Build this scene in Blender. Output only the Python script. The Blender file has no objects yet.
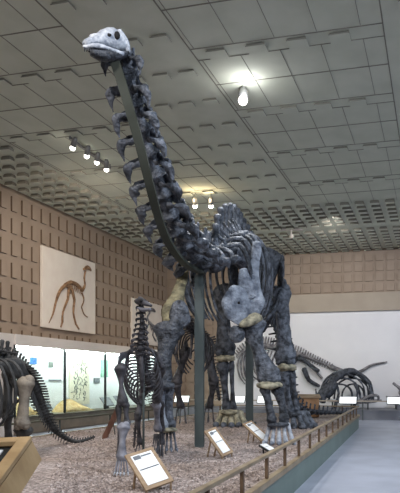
import bpy, bmesh, math, random
from mathutils import Vector, Matrix, noise
random.seed(7)
PI = math.pi
C = bpy.context.scene.collection
F, CX, CY, EYE = 620.0, 280.0, 381.0, 1.6
A = math.atan2(155.0, 620.0); CA, SA = math.cos(A), math.sin(A)
GZ = 0.45                                   # top of the display platform
def V(*a): return Vector(a)
def P(px, py, Y):                            # a point seen at (px, py), Y metres in front of the lens
    X = (px-CX)/F*Y
    return V(X*CA-Y*SA, X*SA+Y*CA, EYE+(CY-py)/F*Y)
def G(px, Y, z):                             # same, height given
    X = (px-CX)/F*Y
    return V(X*CA-Y*SA, X*SA+Y*CA, z)
def W(X, Y, z): return V(X*CA-Y*SA, X*SA+Y*CA, z)
EX = V(CA, SA, 0); EY = V(-SA, CA, 0); EZ = V(0, 0, 1)

# ------------------------------------------------------------------ materials
MATS = {}
def mat(name, c1, c2=None, scale=6, rough=.7, bump=0, bscale=None, metal=0, spec=.3, detail=6, emit=None, estr=0, stretch=None, bd=.02):
    m = bpy.data.materials.new(name); m.use_nodes = True; nt = m.node_tree; N = nt.nodes; L = nt.links
    b = N['Principled BSDF']
    b.inputs['Roughness'].default_value = rough; b.inputs['Metallic'].default_value = metal
    b.inputs['Specular IOR Level'].default_value = spec
    b.inputs['Base Color'].default_value = (*c1, 1)
    tc = N.new('ShaderNodeTexCoord'); mp = N.new('ShaderNodeMapping'); L.new(tc.outputs['Object'], mp.inputs[0])
    if stretch: mp.inputs['Scale'].default_value = stretch
    if c2:
        n = N.new('ShaderNodeTexNoise'); n.inputs['Scale'].default_value = scale; n.inputs['Detail'].default_value = detail
        r = N.new('ShaderNodeValToRGB'); r.color_ramp.elements[0].position = .36; r.color_ramp.elements[1].position = .64
        r.color_ramp.elements[0].color = (*c1, 1); r.color_ramp.elements[1].color = (*c2, 1)
        L.new(mp.outputs[0], n.inputs['Vector']); L.new(n.outputs['Fac'], r.inputs[0]); L.new(r.outputs[0], b.inputs['Base Color'])
    if bump:
        n2 = N.new('ShaderNodeTexNoise'); n2.inputs['Scale'].default_value = bscale or scale*3; n2.inputs['Detail'].default_value = 5
        bp = N.new('ShaderNodeBump'); bp.inputs['Strength'].default_value = bump; bp.inputs['Distance'].default_value = bd
        L.new(mp.outputs[0], n2.inputs['Vector']); L.new(n2.outputs['Fac'], bp.inputs['Height']); L.new(bp.outputs[0], b.inputs['Normal'])
    if emit:
        b.inputs['Emission Color'].default_value = (*emit, 1); b.inputs['Emission Strength'].default_value = estr
    MATS[name] = m
    return m
def srgb(r, g, b):
    f = lambda c: (c/255/12.92) if c/255 <= .04045 else ((c/255+.055)/1.055)**2.4
    return (f(r), f(g), f(b))
M_bone   = mat('sauropod_bone', srgb(42,46,52), srgb(108,114,125), 8, .5, 1, 20, bd=.05)
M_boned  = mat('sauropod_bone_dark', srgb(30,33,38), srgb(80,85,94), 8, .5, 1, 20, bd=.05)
M_bonel  = mat('sauropod_bone_pale', srgb(82,89,102), srgb(150,158,170), 6, .6, 1, 18, bd=.05)
M_skull  = mat('skull_bone_pale', srgb(130,138,152), srgb(188,194,202), 12, .6, .7, 30)
M_cream  = mat('plaster_cream', srgb(92,90,78), srgb(168,162,140), 9, .8, .4, 20)
M_black  = mat('dark_cavity', srgb(22,22,24), None, rough=.8)
M_juv    = mat('juvenile_bone', srgb(40,40,44), srgb(78,78,84), 9, .55, .5, 30)
M_juvl   = mat('juvenile_limb_bone', srgb(92,94,104), srgb(140,142,152), 8, .6, .5, 26)
M_tail   = mat('left_skeleton_bone', srgb(38,40,42), srgb(70,70,70), 7, .55, .5, 24)
M_femur  = mat('left_skeleton_femur', srgb(92,86,80), srgb(140,132,120), 6, .6, .5, 24)
M_brown  = mat('mounted_bone_brown', srgb(112,84,62), srgb(160,128,98), 9, .7, .4, 30)
M_grey   = mat('wall_mounted_bone', srgb(84,84,90), srgb(140,138,140), 6, .7, .4, 20)
M_steel  = mat('painted_steel', srgb(66,74,74), srgb(76,84,84), 2, .5, 0, metal=.1)
M_beam   = mat('beam_paint', srgb(54,58,52), srgb(64,68,62), 2, .55, 0)
M_wood   = mat('oak_wood', srgb(138,116,92), srgb(162,140,114), 5, .5, .15, 30, stretch=(1,1,6))
M_woodd  = mat('brown_wood', srgb(138,102,72), srgb(162,124,90), 5, .55, .1, 30)
M_rail   = mat('rail_wood', srgb(122,106,84), srgb(146,130,106), 4, .45, 0)
M_post   = mat('rail_post_wood', srgb(82,66,52), srgb(102,82,64), 5, .5, 0)
M_wall   = mat('wall_beige', srgb(152,136,121), srgb(160,144,129), 1.3, .85, .15, 40)
M_wpadshade  = mat('wall_pad_edge_shade', srgb(106,89,74), None, rough=.9)  # pad sides coloured darker to stand in for shade on their edges
M_band   = mat('wall_band_tan', srgb(164,153,139), srgb(172,161,147), 1, .85, .1, 40)
M_white  = mat('wall_white', srgb(222,222,226), srgb(230,230,233), .6, .85, .08, 30)
M_ceil   = mat('ceiling_paint', srgb(203,206,190), srgb(212,214,199), 1.6, .85, .12, 60)
M_groove_padshade = mat('ceiling_groove_and_pad_shade', srgb(140,137,126), None, rough=.9)  # panel grooves; also painted shade on the pad sides
M_board  = mat('board_white', srgb(226,216,206), srgb(232,224,214), 2, .8, 0)
M_case   = mat('case_paint', srgb(214,206,200), srgb(220,212,206), 2, .6, 0)
M_casein = mat('case_lining', srgb(236,240,240), None, rough=.8)
M_mull   = mat('case_mullion', srgb(40,44,46), None, rough=.4, metal=.4)
M_base   = mat('case_base', srgb(120,110,98), srgb(132,120,106), 3, .6, 0)
M_paper  = mat('label_paper', srgb(236,240,242), None, rough=.5)
M_emlabel    = mat('emissive_label', srgb(236,240,242), None, rough=.5, emit=(.95,1,1), estr=.7)  # label paper with a weak emission of its own
M_ink    = mat('label_ink', srgb(112,118,124), None, rough=.7)
M_inkd   = mat('picture_grey', srgb(96,108,104), srgb(140,150,140), 30, .7)
M_blue   = mat('picture_blue', srgb(14,60,140), srgb(50,120,190), 22, .6)
M_green  = mat('picture_green', srgb(120,168,150), srgb(150,190,170), 20, .7)
M_cream2 = mat('drawing_cream', srgb(224,220,196), srgb(232,228,208), 5, .8)
M_sand   = mat('diorama_sand', srgb(172,142,88), srgb(196,174,132), 6, .9, .4, 20)
M_plat   = mat('platform_paint', srgb(104,120,114), srgb(112,128,122), 1.5, .5, 0)
M_lamp   = mat('lamp_metal', srgb(130,130,130), None, rough=.4, metal=.5)
M_glow   = mat('lamp_glow', (1,1,1), None, emit=(1,.95,.85), estr=14)
M_rug    = mat('far_platform_paint', srgb(112,114,122), srgb(122,124,130), 1.5, .7)
M_walk   = mat('walkway_brown', srgb(96,84,74), srgb(110,98,88), 3, .8)
# floor: polished terrazzo
M_floor = mat('floor_terrazzo', srgb(150,156,170), srgb(166,172,186), 1.2, .38, 0, spec=.5)
# gravel
def gravel_mat():
    m = bpy.data.materials.new('gravel'); m.use_nodes = True; nt = m.node_tree; N = nt.nodes; L = nt.links; b = N['Principled BSDF']
    tc = N.new('ShaderNodeTexCoord'); v = N.new('ShaderNodeTexVoronoi'); v.inputs['Scale'].default_value = 32
    L.new(tc.outputs['Object'], v.inputs['Vector'])
    r = N.new('ShaderNodeValToRGB'); e = r.color_ramp.elements
    e[0].position = 0; e[0].color = (*srgb(116,108,104), 1); e[1].position = 1; e[1].color = (*srgb(200,191,187), 1)
    k = e.new(.5); k.color = (*srgb(158,148,144), 1)
    s = N.new('ShaderNodeSeparateColor'); L.new(v.outputs['Color'], s.inputs[0]); L.new(s.outputs[0], r.inputs[0])
    n = N.new('ShaderNodeTexNoise'); n.inputs['Scale'].default_value = .7; n.inputs['Detail'].default_value = 4; L.new(tc.outputs['Object'], n.inputs['Vector'])
    r2 = N.new('ShaderNodeValToRGB'); r2.color_ramp.elements[0].position = .4; r2.color_ramp.elements[1].position = .6
    r2.color_ramp.elements[0].color = (*srgb(232,222,214), 1); r2.color_ramp.elements[1].color = (*srgb(250,246,246), 1)
    L.new(n.outputs['Fac'], r2.inputs[0])
    mx = N.new('ShaderNodeMix'); mx.data_type = 'RGBA'; mx.blend_type = 'MULTIPLY'; mx.inputs[0].default_value = 1
    L.new(r.outputs[0], mx.inputs[6]); L.new(r2.outputs[0], mx.inputs[7]); L.new(mx.outputs[2], b.inputs['Base Color'])
    bp = N.new('ShaderNodeBump'); bp.inputs['Strength'].default_value = .8; bp.inputs['Distance'].default_value = .03
    L.new(v.outputs['Distance'], bp.inputs['Height']); bp.invert = True; L.new(bp.outputs[0], b.inputs['Normal'])
    b.inputs['Roughness'].default_value = .9
    return m
M_gravel = gravel_mat()
def glass_mat():
    m = bpy.data.materials.new('case_glass'); m.use_nodes = True; nt = m.node_tree; N = nt.nodes; L = nt.links
    N.remove(N['Principled BSDF']); o = N['Material Output']
    t = N.new('ShaderNodeBsdfTransparent'); t.inputs[0].default_value = (.93, .97, .96, 1)
    g = N.new('ShaderNodeBsdfGlossy'); g.inputs['Roughness'].default_value = .03
    mx = N.new('ShaderNodeMixShader'); mx.inputs[0].default_value = .05; L.new(t.outputs[0], mx.inputs[1]); L.new(g.outputs[0], mx.inputs[2])
    L.new(mx.outputs[0], o.inputs[0]); return m
M_glass = glass_mat()

# ------------------------------------------------------------------ object helpers
def wloc(p):
    r = V(0, 0, 0)
    while p is not None: r = r + p.location; p = p.parent
    return r
def obj(name, bm, m, parent=None, smooth=True, rough=0, freq=6.0, origin=None):
    """vertices of bm are in world space; links ONE mesh object"""
    if rough:
        bm.normal_update()
        for v in bm.verts:
            v.co += v.normal * noise.noise(v.co*freq) * rough
    base = wloc(parent)
    loc = V(0, 0, 0)
    if parent is None and origin is not None: loc = Vector(origin)
    for v in bm.verts: v.co -= base + loc
    me = bpy.data.meshes.new(name); bm.normal_update(); bm.to_mesh(me); bm.free()
    if smooth:
        for p in me.polygons: p.use_smooth = True
    for x in (m if isinstance(m, (list, tuple)) else [m]): me.materials.append(x)
    o = bpy.data.objects.new(name, me); C.objects.link(o); o.location = loc
    if parent is not None: o.parent = parent
    return o
def tag(o, label=None, cat=None, group=None, kind=None):
    if label: o['label'] = label
    if cat: o['category'] = cat
    if group: o['group'] = group
    if kind: o['kind'] = kind
    return o
def thing(name, label, cat, loc=(0,0,0), group=None):
    o = bpy.data.objects.new(name, None); C.objects.link(o); o.location = Vector(loc); o.empty_display_size = .2
    return tag(o, label, cat, group)
def struct(name, bm, m, smooth=False): return tag(obj(name, bm, m, smooth=smooth), kind='structure')
def BM(): return bmesh.new()

def box(bm, c, s, ax=None, mi=0, bev=0):
    """box centred c, full size s, axes ax (three vectors)"""
    ax = ax or (V(1,0,0), V(0,1,0), V(0,0,1)); c = Vector(c); vs = []
    for i in (-.5, .5):
        for j in (-.5, .5):
            for k in (-.5, .5):
                vs.append(bm.verts.new(c + ax[0]*(s[0]*i) + ax[1]*(s[1]*j) + ax[2]*(s[2]*k)))
    fs = []
    for q in ((0,1,3,2),(4,6,7,5),(0,4,5,1),(2,3,7,6),(0,2,6,4),(1,5,7,3)):
        f = bm.faces.new([vs[a] for a in q]); f.material_index = mi; fs.append(f)
    if bev:
        es = list({e for f in fs for e in f.edges}); bmesh.ops.bevel(bm, geom=es, offset=bev, segments=2, affect='EDGES', profile=.5)
def quad(bm, pts, mi=0):
    f = bm.faces.new([bm.verts.new(Vector(p)) for p in pts]); f.material_index = mi; return f
def cr(a, b, c, d, t):
    return .5*((2*b)+(c-a)*t+(2*a-5*b+4*c-d)*t*t+(3*b-a-3*c+d)*t*t*t)
def spline(vals, sub):
    out = []; n = len(vals)
    for i in range(n-1):
        a = vals[max(i-1,0)]; b = vals[i]; c = vals[i+1]; d = vals[min(i+2,n-1)]
        for k in range(sub): out.append(cr(a,b,c,d,k/sub))
    out.append(vals[-1]); return out
def sweep(bm, pts, ra, rb=None, ref=None, n=8, sub=3, mi=0, cap=True):
    pts = [Vector(p) for p in pts]
    if not isinstance(ra, (list, tuple)): ra = [ra]*len(pts)
    if rb is None: rb = ra
    if not isinstance(rb, (list, tuple)): rb = [rb]*len(pts)
    p = spline(pts, sub); ra = [max(x, .0015) for x in spline(list(ra), sub)]; rb = [max(x, .0015) for x in spline(list(rb), sub)]
    T = []
    for i in range(len(p)):
        t = p[min(i+1,len(p)-1)]-p[max(i-1,0)]
        T.append(t.normalized() if t.length > 1e-9 else V(0,0,1))
    if cap:     # rounded ends
        e0, e1 = min(ra[0], rb[0])*.55, min(ra[-1], rb[-1])*.55
        p = [p[0]-T[0]*e0] + p + [p[-1]+T[-1]*e1]; ra = [ra[0]*.55]+ra+[ra[-1]*.55]; rb = [rb[0]*.55]+rb+[rb[-1]*.55]; T = [T[0]]+T+[T[-1]]
    b = Vector(ref) if ref is not None else (V(0,0,1) if abs(T[0].z) < .8 else V(1,0,0))
    rings = []
    for i in range(len(p)):
        rr = Vector(ref) if ref is not None else b
        bb = rr - T[i]*rr.dot(T[i])
        if bb.length < 1e-4: bb = b - T[i]*b.dot(T[i])
        bb.normalize(); b = bb; c = T[i].cross(bb)
        rings.append([bm.verts.new(p[i]+bb*(ra[i]*math.cos(2*PI*k/n))+c*(rb[i]*math.sin(2*PI*k/n))) for k in range(n)])
    for a, bq in zip(rings, rings[1:]):
        for k in range(n):
            f = bm.faces.new((a[k], a[(k+1)%n], bq[(k+1)%n], bq[k])); f.material_index = mi
    f = bm.faces.new(rings[0][::-1]); f.material_index = mi
    f = bm.faces.new(rings[-1]); f.material_index = mi
def ball(bm, c, r, ax=None, s=(1,1,1), mi=0, seg=12):
    ax = ax or (V(1,0,0), V(0,1,0), V(0,0,1))
    M = Matrix((ax[0]*r*s[0], ax[1]*r*s[1], ax[2]*r*s[2])).transposed().to_4x4(); M.translation = Vector(c)
    res = bmesh.ops.create_uvsphere(bm, u_segments=seg, v_segments=max(6, seg//2+2), radius=1, matrix=M)
    for f in {f for v in res['verts'] for f in v.link_faces}: f.material_index = mi
def cyl(bm, p0, p1, r, r1=None, n=14, mi=0):
    p0, p1 = Vector(p0), Vector(p1); sweep(bm, [p0, p1], [r, r if r1 is None else r1], n=n, sub=1, cap=False, mi=mi)
def longbone(bm, p0, p1, w0, wm, w1, ref, flat=.7, bow=None, n=10):
    """limb bone: flared knobbly ends, slim shaft. ref = direction of the wide side"""
    p0, p1 = Vector(p0), Vector(p1); d = p1-p0; bow = Vector(bow) if bow is not None else V(0,0,0)
    ts = [0, .08, .22, .5, .78, .92, 1]; ws = [w0*.8, w0, w0*.72, wm, w1*.75, w1, w1*.8]
    pts = [p0+d*t+bow*math.sin(PI*t) for t in ts]
    sweep(bm, pts, ws, [w*f for w, f in zip(ws, (flat,flat,flat,.95,flat,flat,flat))], ref=ref, n=n, sub=3)
    s = Vector(ref).normalized()
    ball(bm, p0+s*w0*.35, w0*.55, seg=8); ball(bm, p1+s*w1*.42, w1*.5, seg=8); ball(bm, p1-s*w1*.42, w1*.5, seg=8)

# ------------------------------------------------------------------ the hall
UL, UR, VB, VF, HC = -12.8, 7.0, 28.3, -9.0, 7.6
bm = BM(); box(bm, ((UL+UR)/2, (VB+VF)/2, -.1), (UR-UL+.6, VB-VF+.6, .2)); struct('floor', bm, M_floor)
# ceiling with pads and grooves
bm = BM(); box(bm, ((UL+UR)/2, (VB+VF)/2, HC+.1), (UR-UL+.6, VB-VF+.6, .2))
def pad(u, v, w, d, h=.07):                 # a dropped pad; edge shade is painted on its neck and sides
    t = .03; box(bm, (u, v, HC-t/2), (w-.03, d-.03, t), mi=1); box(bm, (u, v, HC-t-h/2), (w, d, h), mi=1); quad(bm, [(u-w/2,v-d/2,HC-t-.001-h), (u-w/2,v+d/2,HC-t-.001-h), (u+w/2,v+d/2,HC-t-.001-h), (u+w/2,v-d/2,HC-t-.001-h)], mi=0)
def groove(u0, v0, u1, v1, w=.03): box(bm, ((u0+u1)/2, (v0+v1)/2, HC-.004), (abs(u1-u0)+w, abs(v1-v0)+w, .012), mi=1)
rows = [10.65+2.6*k for k in range(-7, 4)]
for z0, z1 in ((-10.4, -6.1), (-4.3, -.85), (.9, 4.4)):
    for r in rows:
        n = int((z1-z0)/.75)
        for k in range(n):
            pad(z0+.45+.75*k, r+.05, .36, .28, .02)
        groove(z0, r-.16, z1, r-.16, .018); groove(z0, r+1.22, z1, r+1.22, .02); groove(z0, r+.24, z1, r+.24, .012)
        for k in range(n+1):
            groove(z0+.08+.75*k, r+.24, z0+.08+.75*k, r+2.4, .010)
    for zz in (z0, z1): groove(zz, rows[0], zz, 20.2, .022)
for z in (-5.75, -5.2, -4.65):
    for k in range(-12, 9): pad(z, 10.0+1.25*k, .32, .22, .02)
for z in (-.4, .15, .6):
    for k in range(-12, 9): pad(z, 10.0+1.25*k, .32, .22, .02)
k = 0
u = UL+.35
while u < -10.5:                             # dense strip along the left wall
    v = VF+.4
    while v < 20.4: pad(u, v, .27, .2, .07); v += .62
    u += .45
v = 20.8
while v < VB-.2:                             # dense field at the far end
    if not 23.6 < v < 24.3:
        u = UL+.35
        while u < UR: pad(u, v, .3, .22, .07); u += .5
    v += .52
struct('ceiling', bm, [M_ceil, M_groove_padshade])
# left wall
bm = BM(); box(bm, (UL-.1, (VB+VF)/2, HC/2), (.2, VB-VF+.4, HC))
v = VF+.3
while v < VB-.15:
    z = 7.12
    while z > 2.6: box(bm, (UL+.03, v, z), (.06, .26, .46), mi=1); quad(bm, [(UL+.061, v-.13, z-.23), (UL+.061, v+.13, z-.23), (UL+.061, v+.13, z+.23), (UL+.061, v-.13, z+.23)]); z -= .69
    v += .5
struct('wall_left', bm, [M_wall, M_wpadshade])
# back wall: gridded top, band, white lower part
bm = BM(); box(bm, ((UL+UR)/2, VB+.1, (5.6+HC)/2), (UR-UL+.4, .2, HC-5.6))
u = UL+.3
while u < UR:
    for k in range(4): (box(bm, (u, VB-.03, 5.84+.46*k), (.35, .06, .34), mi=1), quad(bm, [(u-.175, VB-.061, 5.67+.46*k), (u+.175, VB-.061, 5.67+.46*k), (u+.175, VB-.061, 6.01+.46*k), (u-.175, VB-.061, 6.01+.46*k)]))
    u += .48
struct('wall_back', bm, [M_wall, M_wpadshade])
bm = BM(); box(bm, ((UL+UR)/2, VB-.02, 5.19), (UR-UL+.4, .3, .82)); struct('trim_1', bm, M_band)
bm = BM(); box(bm, ((-9.96+UR+.2)/2, VB+.08, 2.4), (UR+.2+9.96, .24, 4.8)); struct('wall_back_lower', bm, M_white)
bm = BM(); box(bm, ((UL-.2-9.97)/2, VB+.1, 2.4), (-9.97-UL+.2, .2, 4.8), mi=0)
u = UL+.3
while u < -10.2:
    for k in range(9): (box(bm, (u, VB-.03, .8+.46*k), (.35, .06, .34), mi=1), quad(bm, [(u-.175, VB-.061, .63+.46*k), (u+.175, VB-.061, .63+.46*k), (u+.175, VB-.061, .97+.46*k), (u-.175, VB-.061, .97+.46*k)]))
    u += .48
struct('wall_back_corner', bm, [M_wall, M_wpadshade])
bm = BM(); box(bm, (UR+.1, (VB+VF)/2, HC/2), (.2, VB-VF+.4, HC)); struct('wall_right', bm, M_white)
bm = BM(); box(bm, ((UL+UR)/2, VF-.1, HC/2), (UR-UL+.4, .2, HC)); struct('wall_rear', bm, M_white)

# ------------------------------------------------------------------ display platform, gravel, railing
def edge_u(v): return -1.93 - .55*(v-8.65)/12.45
V0, V1, PL = -2.0, 21.1, -8.0
def slab(bm, u_l, inset, z0, z1, v0=V0, v1=V1, mi=0):
    a = [(u_l+inset, v0+inset), (edge_u(v0)-inset, v0+inset), (edge_u(v1)-inset, v1-inset), (u_l+inset, v1-inset)]
    lo = [bm.verts.new((x, y, z0)) for x, y in a]; hi = [bm.verts.new((x, y, z1)) for x, y in a]
    for k in range(4):
        f = bm.faces.new((lo[k], lo[(k+1)%4], hi[(k+1)%4], hi[k])); f.material_index = mi
    bm.faces.new(hi).material_index = mi; bm.faces.new(lo[::-1]).material_index = mi
pt = thing('display_platform', 'long low grey-green display platform covered with gravel', 'platform', (-5, 10, 0))
bm = BM(); slab(bm, PL, .03, .0, .40); obj('body', bm, M_plat, pt, smooth=False)
bm = BM()
for (a, b) in (((edge_u(V0), V0), (edge_u(V1), V1)), ((edge_u(V1), V1), (PL, V1)), ((PL, V1), (PL, V0))):
    a3, b3 = V(a[0], a[1], .43), V(b[0], b[1], .43); d = (b3-a3).normalized(); s = V(-d.y, d.x, 0)
    box(bm, (a3+b3)/2+s*.03, ((b3-a3).length, .08, .07), (d, s, EZ))
obj('wood_edging', bm, M_rail, pt, smooth=False)
# gravel: uneven bed with loose stones on it
bm = BM(); nu, nv = 60, 220; gr = []
for j in range(nv+1):
    v = V0+.06+(V1-V0-.12)*j/nv; row = []
    for i in range(nu+1):
        u = PL+.06+(edge_u(v)-.12-PL)*i/nu
        z = GZ + .012*noise.noise(V(u*1.2, v*1.2, 0)) + .006*noise.noise(V(u*7, v*7, 3))
        row.append(bm.verts.new((u, v, z)))
    gr.append(row)
for j in range(nv):
    for i in range(nu): bm.faces.new((gr[j][i], gr[j][i+1], gr[j+1][i+1], gr[j+1][i]))
for k in range(9000):
    v = 3.5+(random.random()**1.4)*14; u = random.uniform(max(PL+.1, -.62*v-.4), edge_u(v)-.12); r = random.uniform(.012, .03)
    c = V(u, v, GZ+.008); a = random.random()*6
    q = [bm.verts.new(c+V(math.cos(a+t)*r*random.uniform(.7,1.2), math.sin(a+t)*r*random.uniform(.7,1.2), 0)) for t in (0, 1.6, 3.1, 4.7)]
    top = bm.verts.new(c+V(random.uniform(-.3,.3)*r, random.uniform(-.3,.3)*r, r*.8))
    for t in range(4): bm.faces.new((q[t], q[(t+1)%4], top))
tag(obj('gravel', bm, M_gravel, smooth=False), 'loose pinkish grey gravel spread over the display platform', 'gravel', kind='stuff')

def railing(name, label, pts, n_step, ztop, zbot, mr, mp, pw=.04, w=.065, t=.04):
    root = thing(name, label, 'railing', (pts[0][0], pts[0][1], zbot))
    bm = BM()
    for a, b in zip(pts, pts[1:]):
        a3, b3 = V(*a, ztop), V(*b, ztop); d = (b3-a3).normalized(); s = V(-d.y, d.x, 0)
        box(bm, (a3+b3)/2, ((b3-a3).length+w, w, t), (d, s, EZ), bev=.008)
    obj('top_rail', bm, mr, root, smooth=False)
    for a, b in zip(pts, pts[1:]):
        a3, b3 = V(*a, 0), V(*b, 0); L = (b3-a3).length; k = n_step*.5
        while k < L:
            p = a3+(b3-a3)*(k/L); bm = BM(); box(bm, (p.x, p.y, (zbot+ztop-t/2)/2), (pw, pw, ztop-t/2-zbot), bev=.006); obj('post', bm, mp, root, smooth=False)
            k += n_step
    return root
RV1 = V1-.08
railing('low_railing', 'low wooden railing along the aisle edge of the gravel platform',
        [(edge_u(V0+4)-.04, V0+4), (edge_u(RV1)-.04, RV1), (PL+.1, RV1)], 1.1, .74, .47, M_rail, M_post)
railing('thin_railing', 'thin dark railing on slim posts in front of the glass display case',
        [(PL-.1, 4.5), (PL-.1, 21.0)], 2.2, .75, .0, mat('thin_rail_paint', srgb(78,76,62), srgb(88,86,72), 3, .5), M_steel, pw=.03, w=.06, t=.04)
# far platform in front of the white wall
fp = BM(); box(fp, (-2.6, 26.85, .2), (18.6, 2.66, .4)); fpo = tag(obj('rear_platform', fp, M_rug, smooth=False), 'low grey platform in front of the white wall at the far end of the hall', 'platform')
railing('rear_railing', 'grey railing before the far platform, carrying lit label panels',
        [(-11.4, 25.3), (6.5, 25.3)], 1.9, .78, .0, M_band, M_steel, pw=.045, w=.07, t=.045)
def rail_label(px, w, label):
    X = (px-CX)/F; v = 25.2
    t = v/(X*SA+CA); u = (X*CA-SA)*t
    root = thing('rail_label', label, 'label', (u, v, .8), 'label panels on the far railing')
    ax = (V(1,0,0), V(0,.5,.866), V(0,-.866,.5))
    bm = BM(); box(bm, (u, v, .81), (w, .34, .03), ax); obj('backing', bm, M_mull, root, smooth=False)
    bm = BM(); box(bm, V(u, v, .81)+ax[2]*.02, (w-.04, .30, .012), ax); obj('panel', bm, M_emlabel, root, smooth=False)
rail_label(348, .72, 'white slanted label on the far railing, before the dark domed skeleton')
rail_label(396, .72, 'white slanted label on the far railing at the right edge, before the grey horned skull')
rail_label(239, .55, 'white slanted label on the far railing seen just left of the rear steel post')
rail_label(263, .5, 'white slanted label on the far railing seen just right of the rear steel post')
rail_label(182, .7, 'white slanted label on the far railing behind the dark two-legged skeleton')

# ------------------------------------------------------------------ glass display case on the left wall
CU = -11.9
dc = thing('display_case', 'long brightly lit glass-fronted display case built along the left wall', 'display case', (CU, 20, 0))
V_A, V_Z = 15.64, 26.1
bm = BM(); box(bm, ((CU+UL)/2, (V_A+V_Z)/2, .26), (UL-CU if UL>CU else CU-UL, V_Z-V_A, .50), bev=.01); obj('base', bm, M_base, dc, smooth=False)
bm = BM(); box(bm, ((CU+UL)/2+.03, (V_A+V_Z)/2, 2.81), (CU-UL+.06, V_Z-V_A, .32), bev=.01); obj('fascia', bm, M_case, dc, smooth=False)
bm = BM(); box(bm, ((CU+UL)/2+.06, (V_A+V_Z)/2, .52), (CU-UL+.12, V_Z-V_A, .05), bev=.008); obj('ledge', bm, mat('case_ledge', srgb(84,80,68), srgb(94,90,78), 3, .5), dc, smooth=False)
bm = BM(); box(bm, (UL+.14, (V_A+V_Z)/2, 1.6), (.06, V_Z-V_A-.04, 2.1)); obj('back_panel', bm, M_casein, dc, smooth=False)
bm = BM(); box(bm, ((CU+UL)/2, V_Z-.03, 1.6), (CU-UL-.02, .05, 2.1)); obj('end_panel', bm, M_casein, dc, smooth=False)
bm = BM(); box(bm, ((CU+UL)/2, V_A+.03, 1.6), (CU-UL-.02, .05, 2.1)); obj('end_panel', bm, M_casein, dc, smooth=False)
for i, v in enumerate((V_A+.02, 18.2, 20.8, 23.4, V_Z-.03)):
    bm = BM(); box(bm, (CU, v, 1.6), (.06, .07, 2.12)); obj('mullion', bm, M_mull, dc, smooth=False)
for a, b in ((V_A+.06, 18.16), (18.24, 20.76), (20.84, 23.36), (23.44, V_Z-.07)):
    bm = BM(); box(bm, (CU, (a+b)/2, 1.6), (.012, b-a, 2.1)); obj('glass_pane', bm, M_glass, dc, smooth=False)
for a in (16.9, 19.5, 22.1, 24.7):
    bm = BM(); box(bm, (CU-.12, a, 2.62), (.1, 2.2, .05)); obj('light_tube', bm, mat('case_light', (1,1,1), emit=(.9,1,.97), estr=48), dc, smooth=False)
# things shown in the case; (v, z) on the back lining
def caseflat(name, v, z, w, h, m, label, cat, thick=.03, extra=None):
    bm = BM(); box(bm, (UL+.19, v, z), (thick, w, h)); o = obj(name, bm, m, smooth=False, origin=(UL+.19, v, z-h/2)); tag(o, label, cat); return o
def pv(px):                                  # v of a pixel column on the case's lining
    r = (px-CX)/F; uu = UL+.19
    return (-uu*CA - r*uu*SA)/(SA - r*CA) if False else (r*(-uu*SA)-uu*CA)/(SA-r*CA)
def pz(px, py):
    v = pv(px); Y = -(UL+.19)*SA+v*CA; return EYE+(CY-py)/F*Y
def caseitem(name, x0, y0, x1, y1, m, label, cat):
    va, vb = pv(x0), pv(x1); xm = (x0+x1)/2; za, zb = pz(xm, y1), pz(xm, y0)
    return caseflat(name, (va+vb)/2, (za+zb)/2, vb-va, zb-za, m, label, cat)
caseitem('picture', 30.5, 357.5, 36.5, 364, M_blue, 'small square blue picture on the lining of the glass case', 'picture')
caseitem('picture', 49, 362, 53, 367, M_inkd, 'tiny dark grey picture in the glass case, right of the blue one', 'picture')
caseitem('text_strip', 49, 379.5, 61, 381, M_ink, 'thin grey caption strip under the tiny dark picture in the case', 'sign')
caseitem('picture', 101, 360, 108, 377, M_green, 'pale green upright picture in the third bay of the glass case', 'picture')
caseitem('caption_plaque', 94, 378, 99.5, 383, M_ink, 'small grey plaque in the glass case, left of the green picture', 'sign')
# fossil drawing panel with scribbled branching lines
root = thing('fossil_drawing', 'tall cream panel with dark branching fossil drawing inside the glass case', 'picture', (UL+.2, pv(78), .8))
va, vb = pv(69), pv(89); bm = BM(); box(bm, (UL+.19, (va+vb)/2, 1.62), (.03, vb-va, 1.75)); obj('panel', bm, M_cream2, root, smooth=False)
bm = BM(); rng = random.Random(3)
for k in range(70):
    v, z = rng.uniform(va+.15, vb-.2), rng.uniform(.95, 2.3); a = rng.uniform(0, 6.3); pts = []
    for s in range(4):
        pts.append((UL+.215, min(max(v, va+.08), vb-.08), min(max(z, .8), 2.45))); a += rng.uniform(-1.6, 1.6); v += math.cos(a)*.05; z += math.sin(a)*.05
    sweep(bm, pts, rng.uniform(.006, .016), n=4, sub=2)
obj('drawing_lines', bm, M_inkd, root)
# sandy mounds
for (v0, v1, h, lab, nm) in ((15.9, 17.2, .55, 'sandy tan model mound in the first bay of the case', 'sand_mound'), (18.4, 20.3, .42, 'golden tan model mound in the second bay of the case', 'sand_mound')):
    bm = BM(); n = 16; g = []
    for i in range(n+1):
        row = []
        for j in range(9):
            x = i/n; y = j/8
            z = .55+h*max(0, math.sin(PI*x))**.8*(1-.8*y)+.03*noise.noise(V(x*6, y*5, v0))
            row.append(bm.verts.new((UL+.26+y*.5, v0+(v1-v0)*x, z if 0<x<1 else .55)))
        g.append(row)
    for i in range(n):
        for j in range(8): bm.faces.new((g[i][j], g[i+1][j], g[i+1][j+1], g[i][j+1]))
    # skirt so that it is solid
    bot = [bm.verts.new((UL+.26, v0, .548)), bm.verts.new((UL+.76, v0, .548)), bm.verts.new((UL+.76, v1, .548)), bm.verts.new((UL+.26, v1, .548))]
    bm.faces.new(bot)
    bm.faces.new([g[i][8] for i in range(n+1)] + [bot[2], bot[1]])
    tag(obj(nm, bm, M_sand, origin=(UL+.5, (v0+v1)/2, .55)), lab, 'model')
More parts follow.
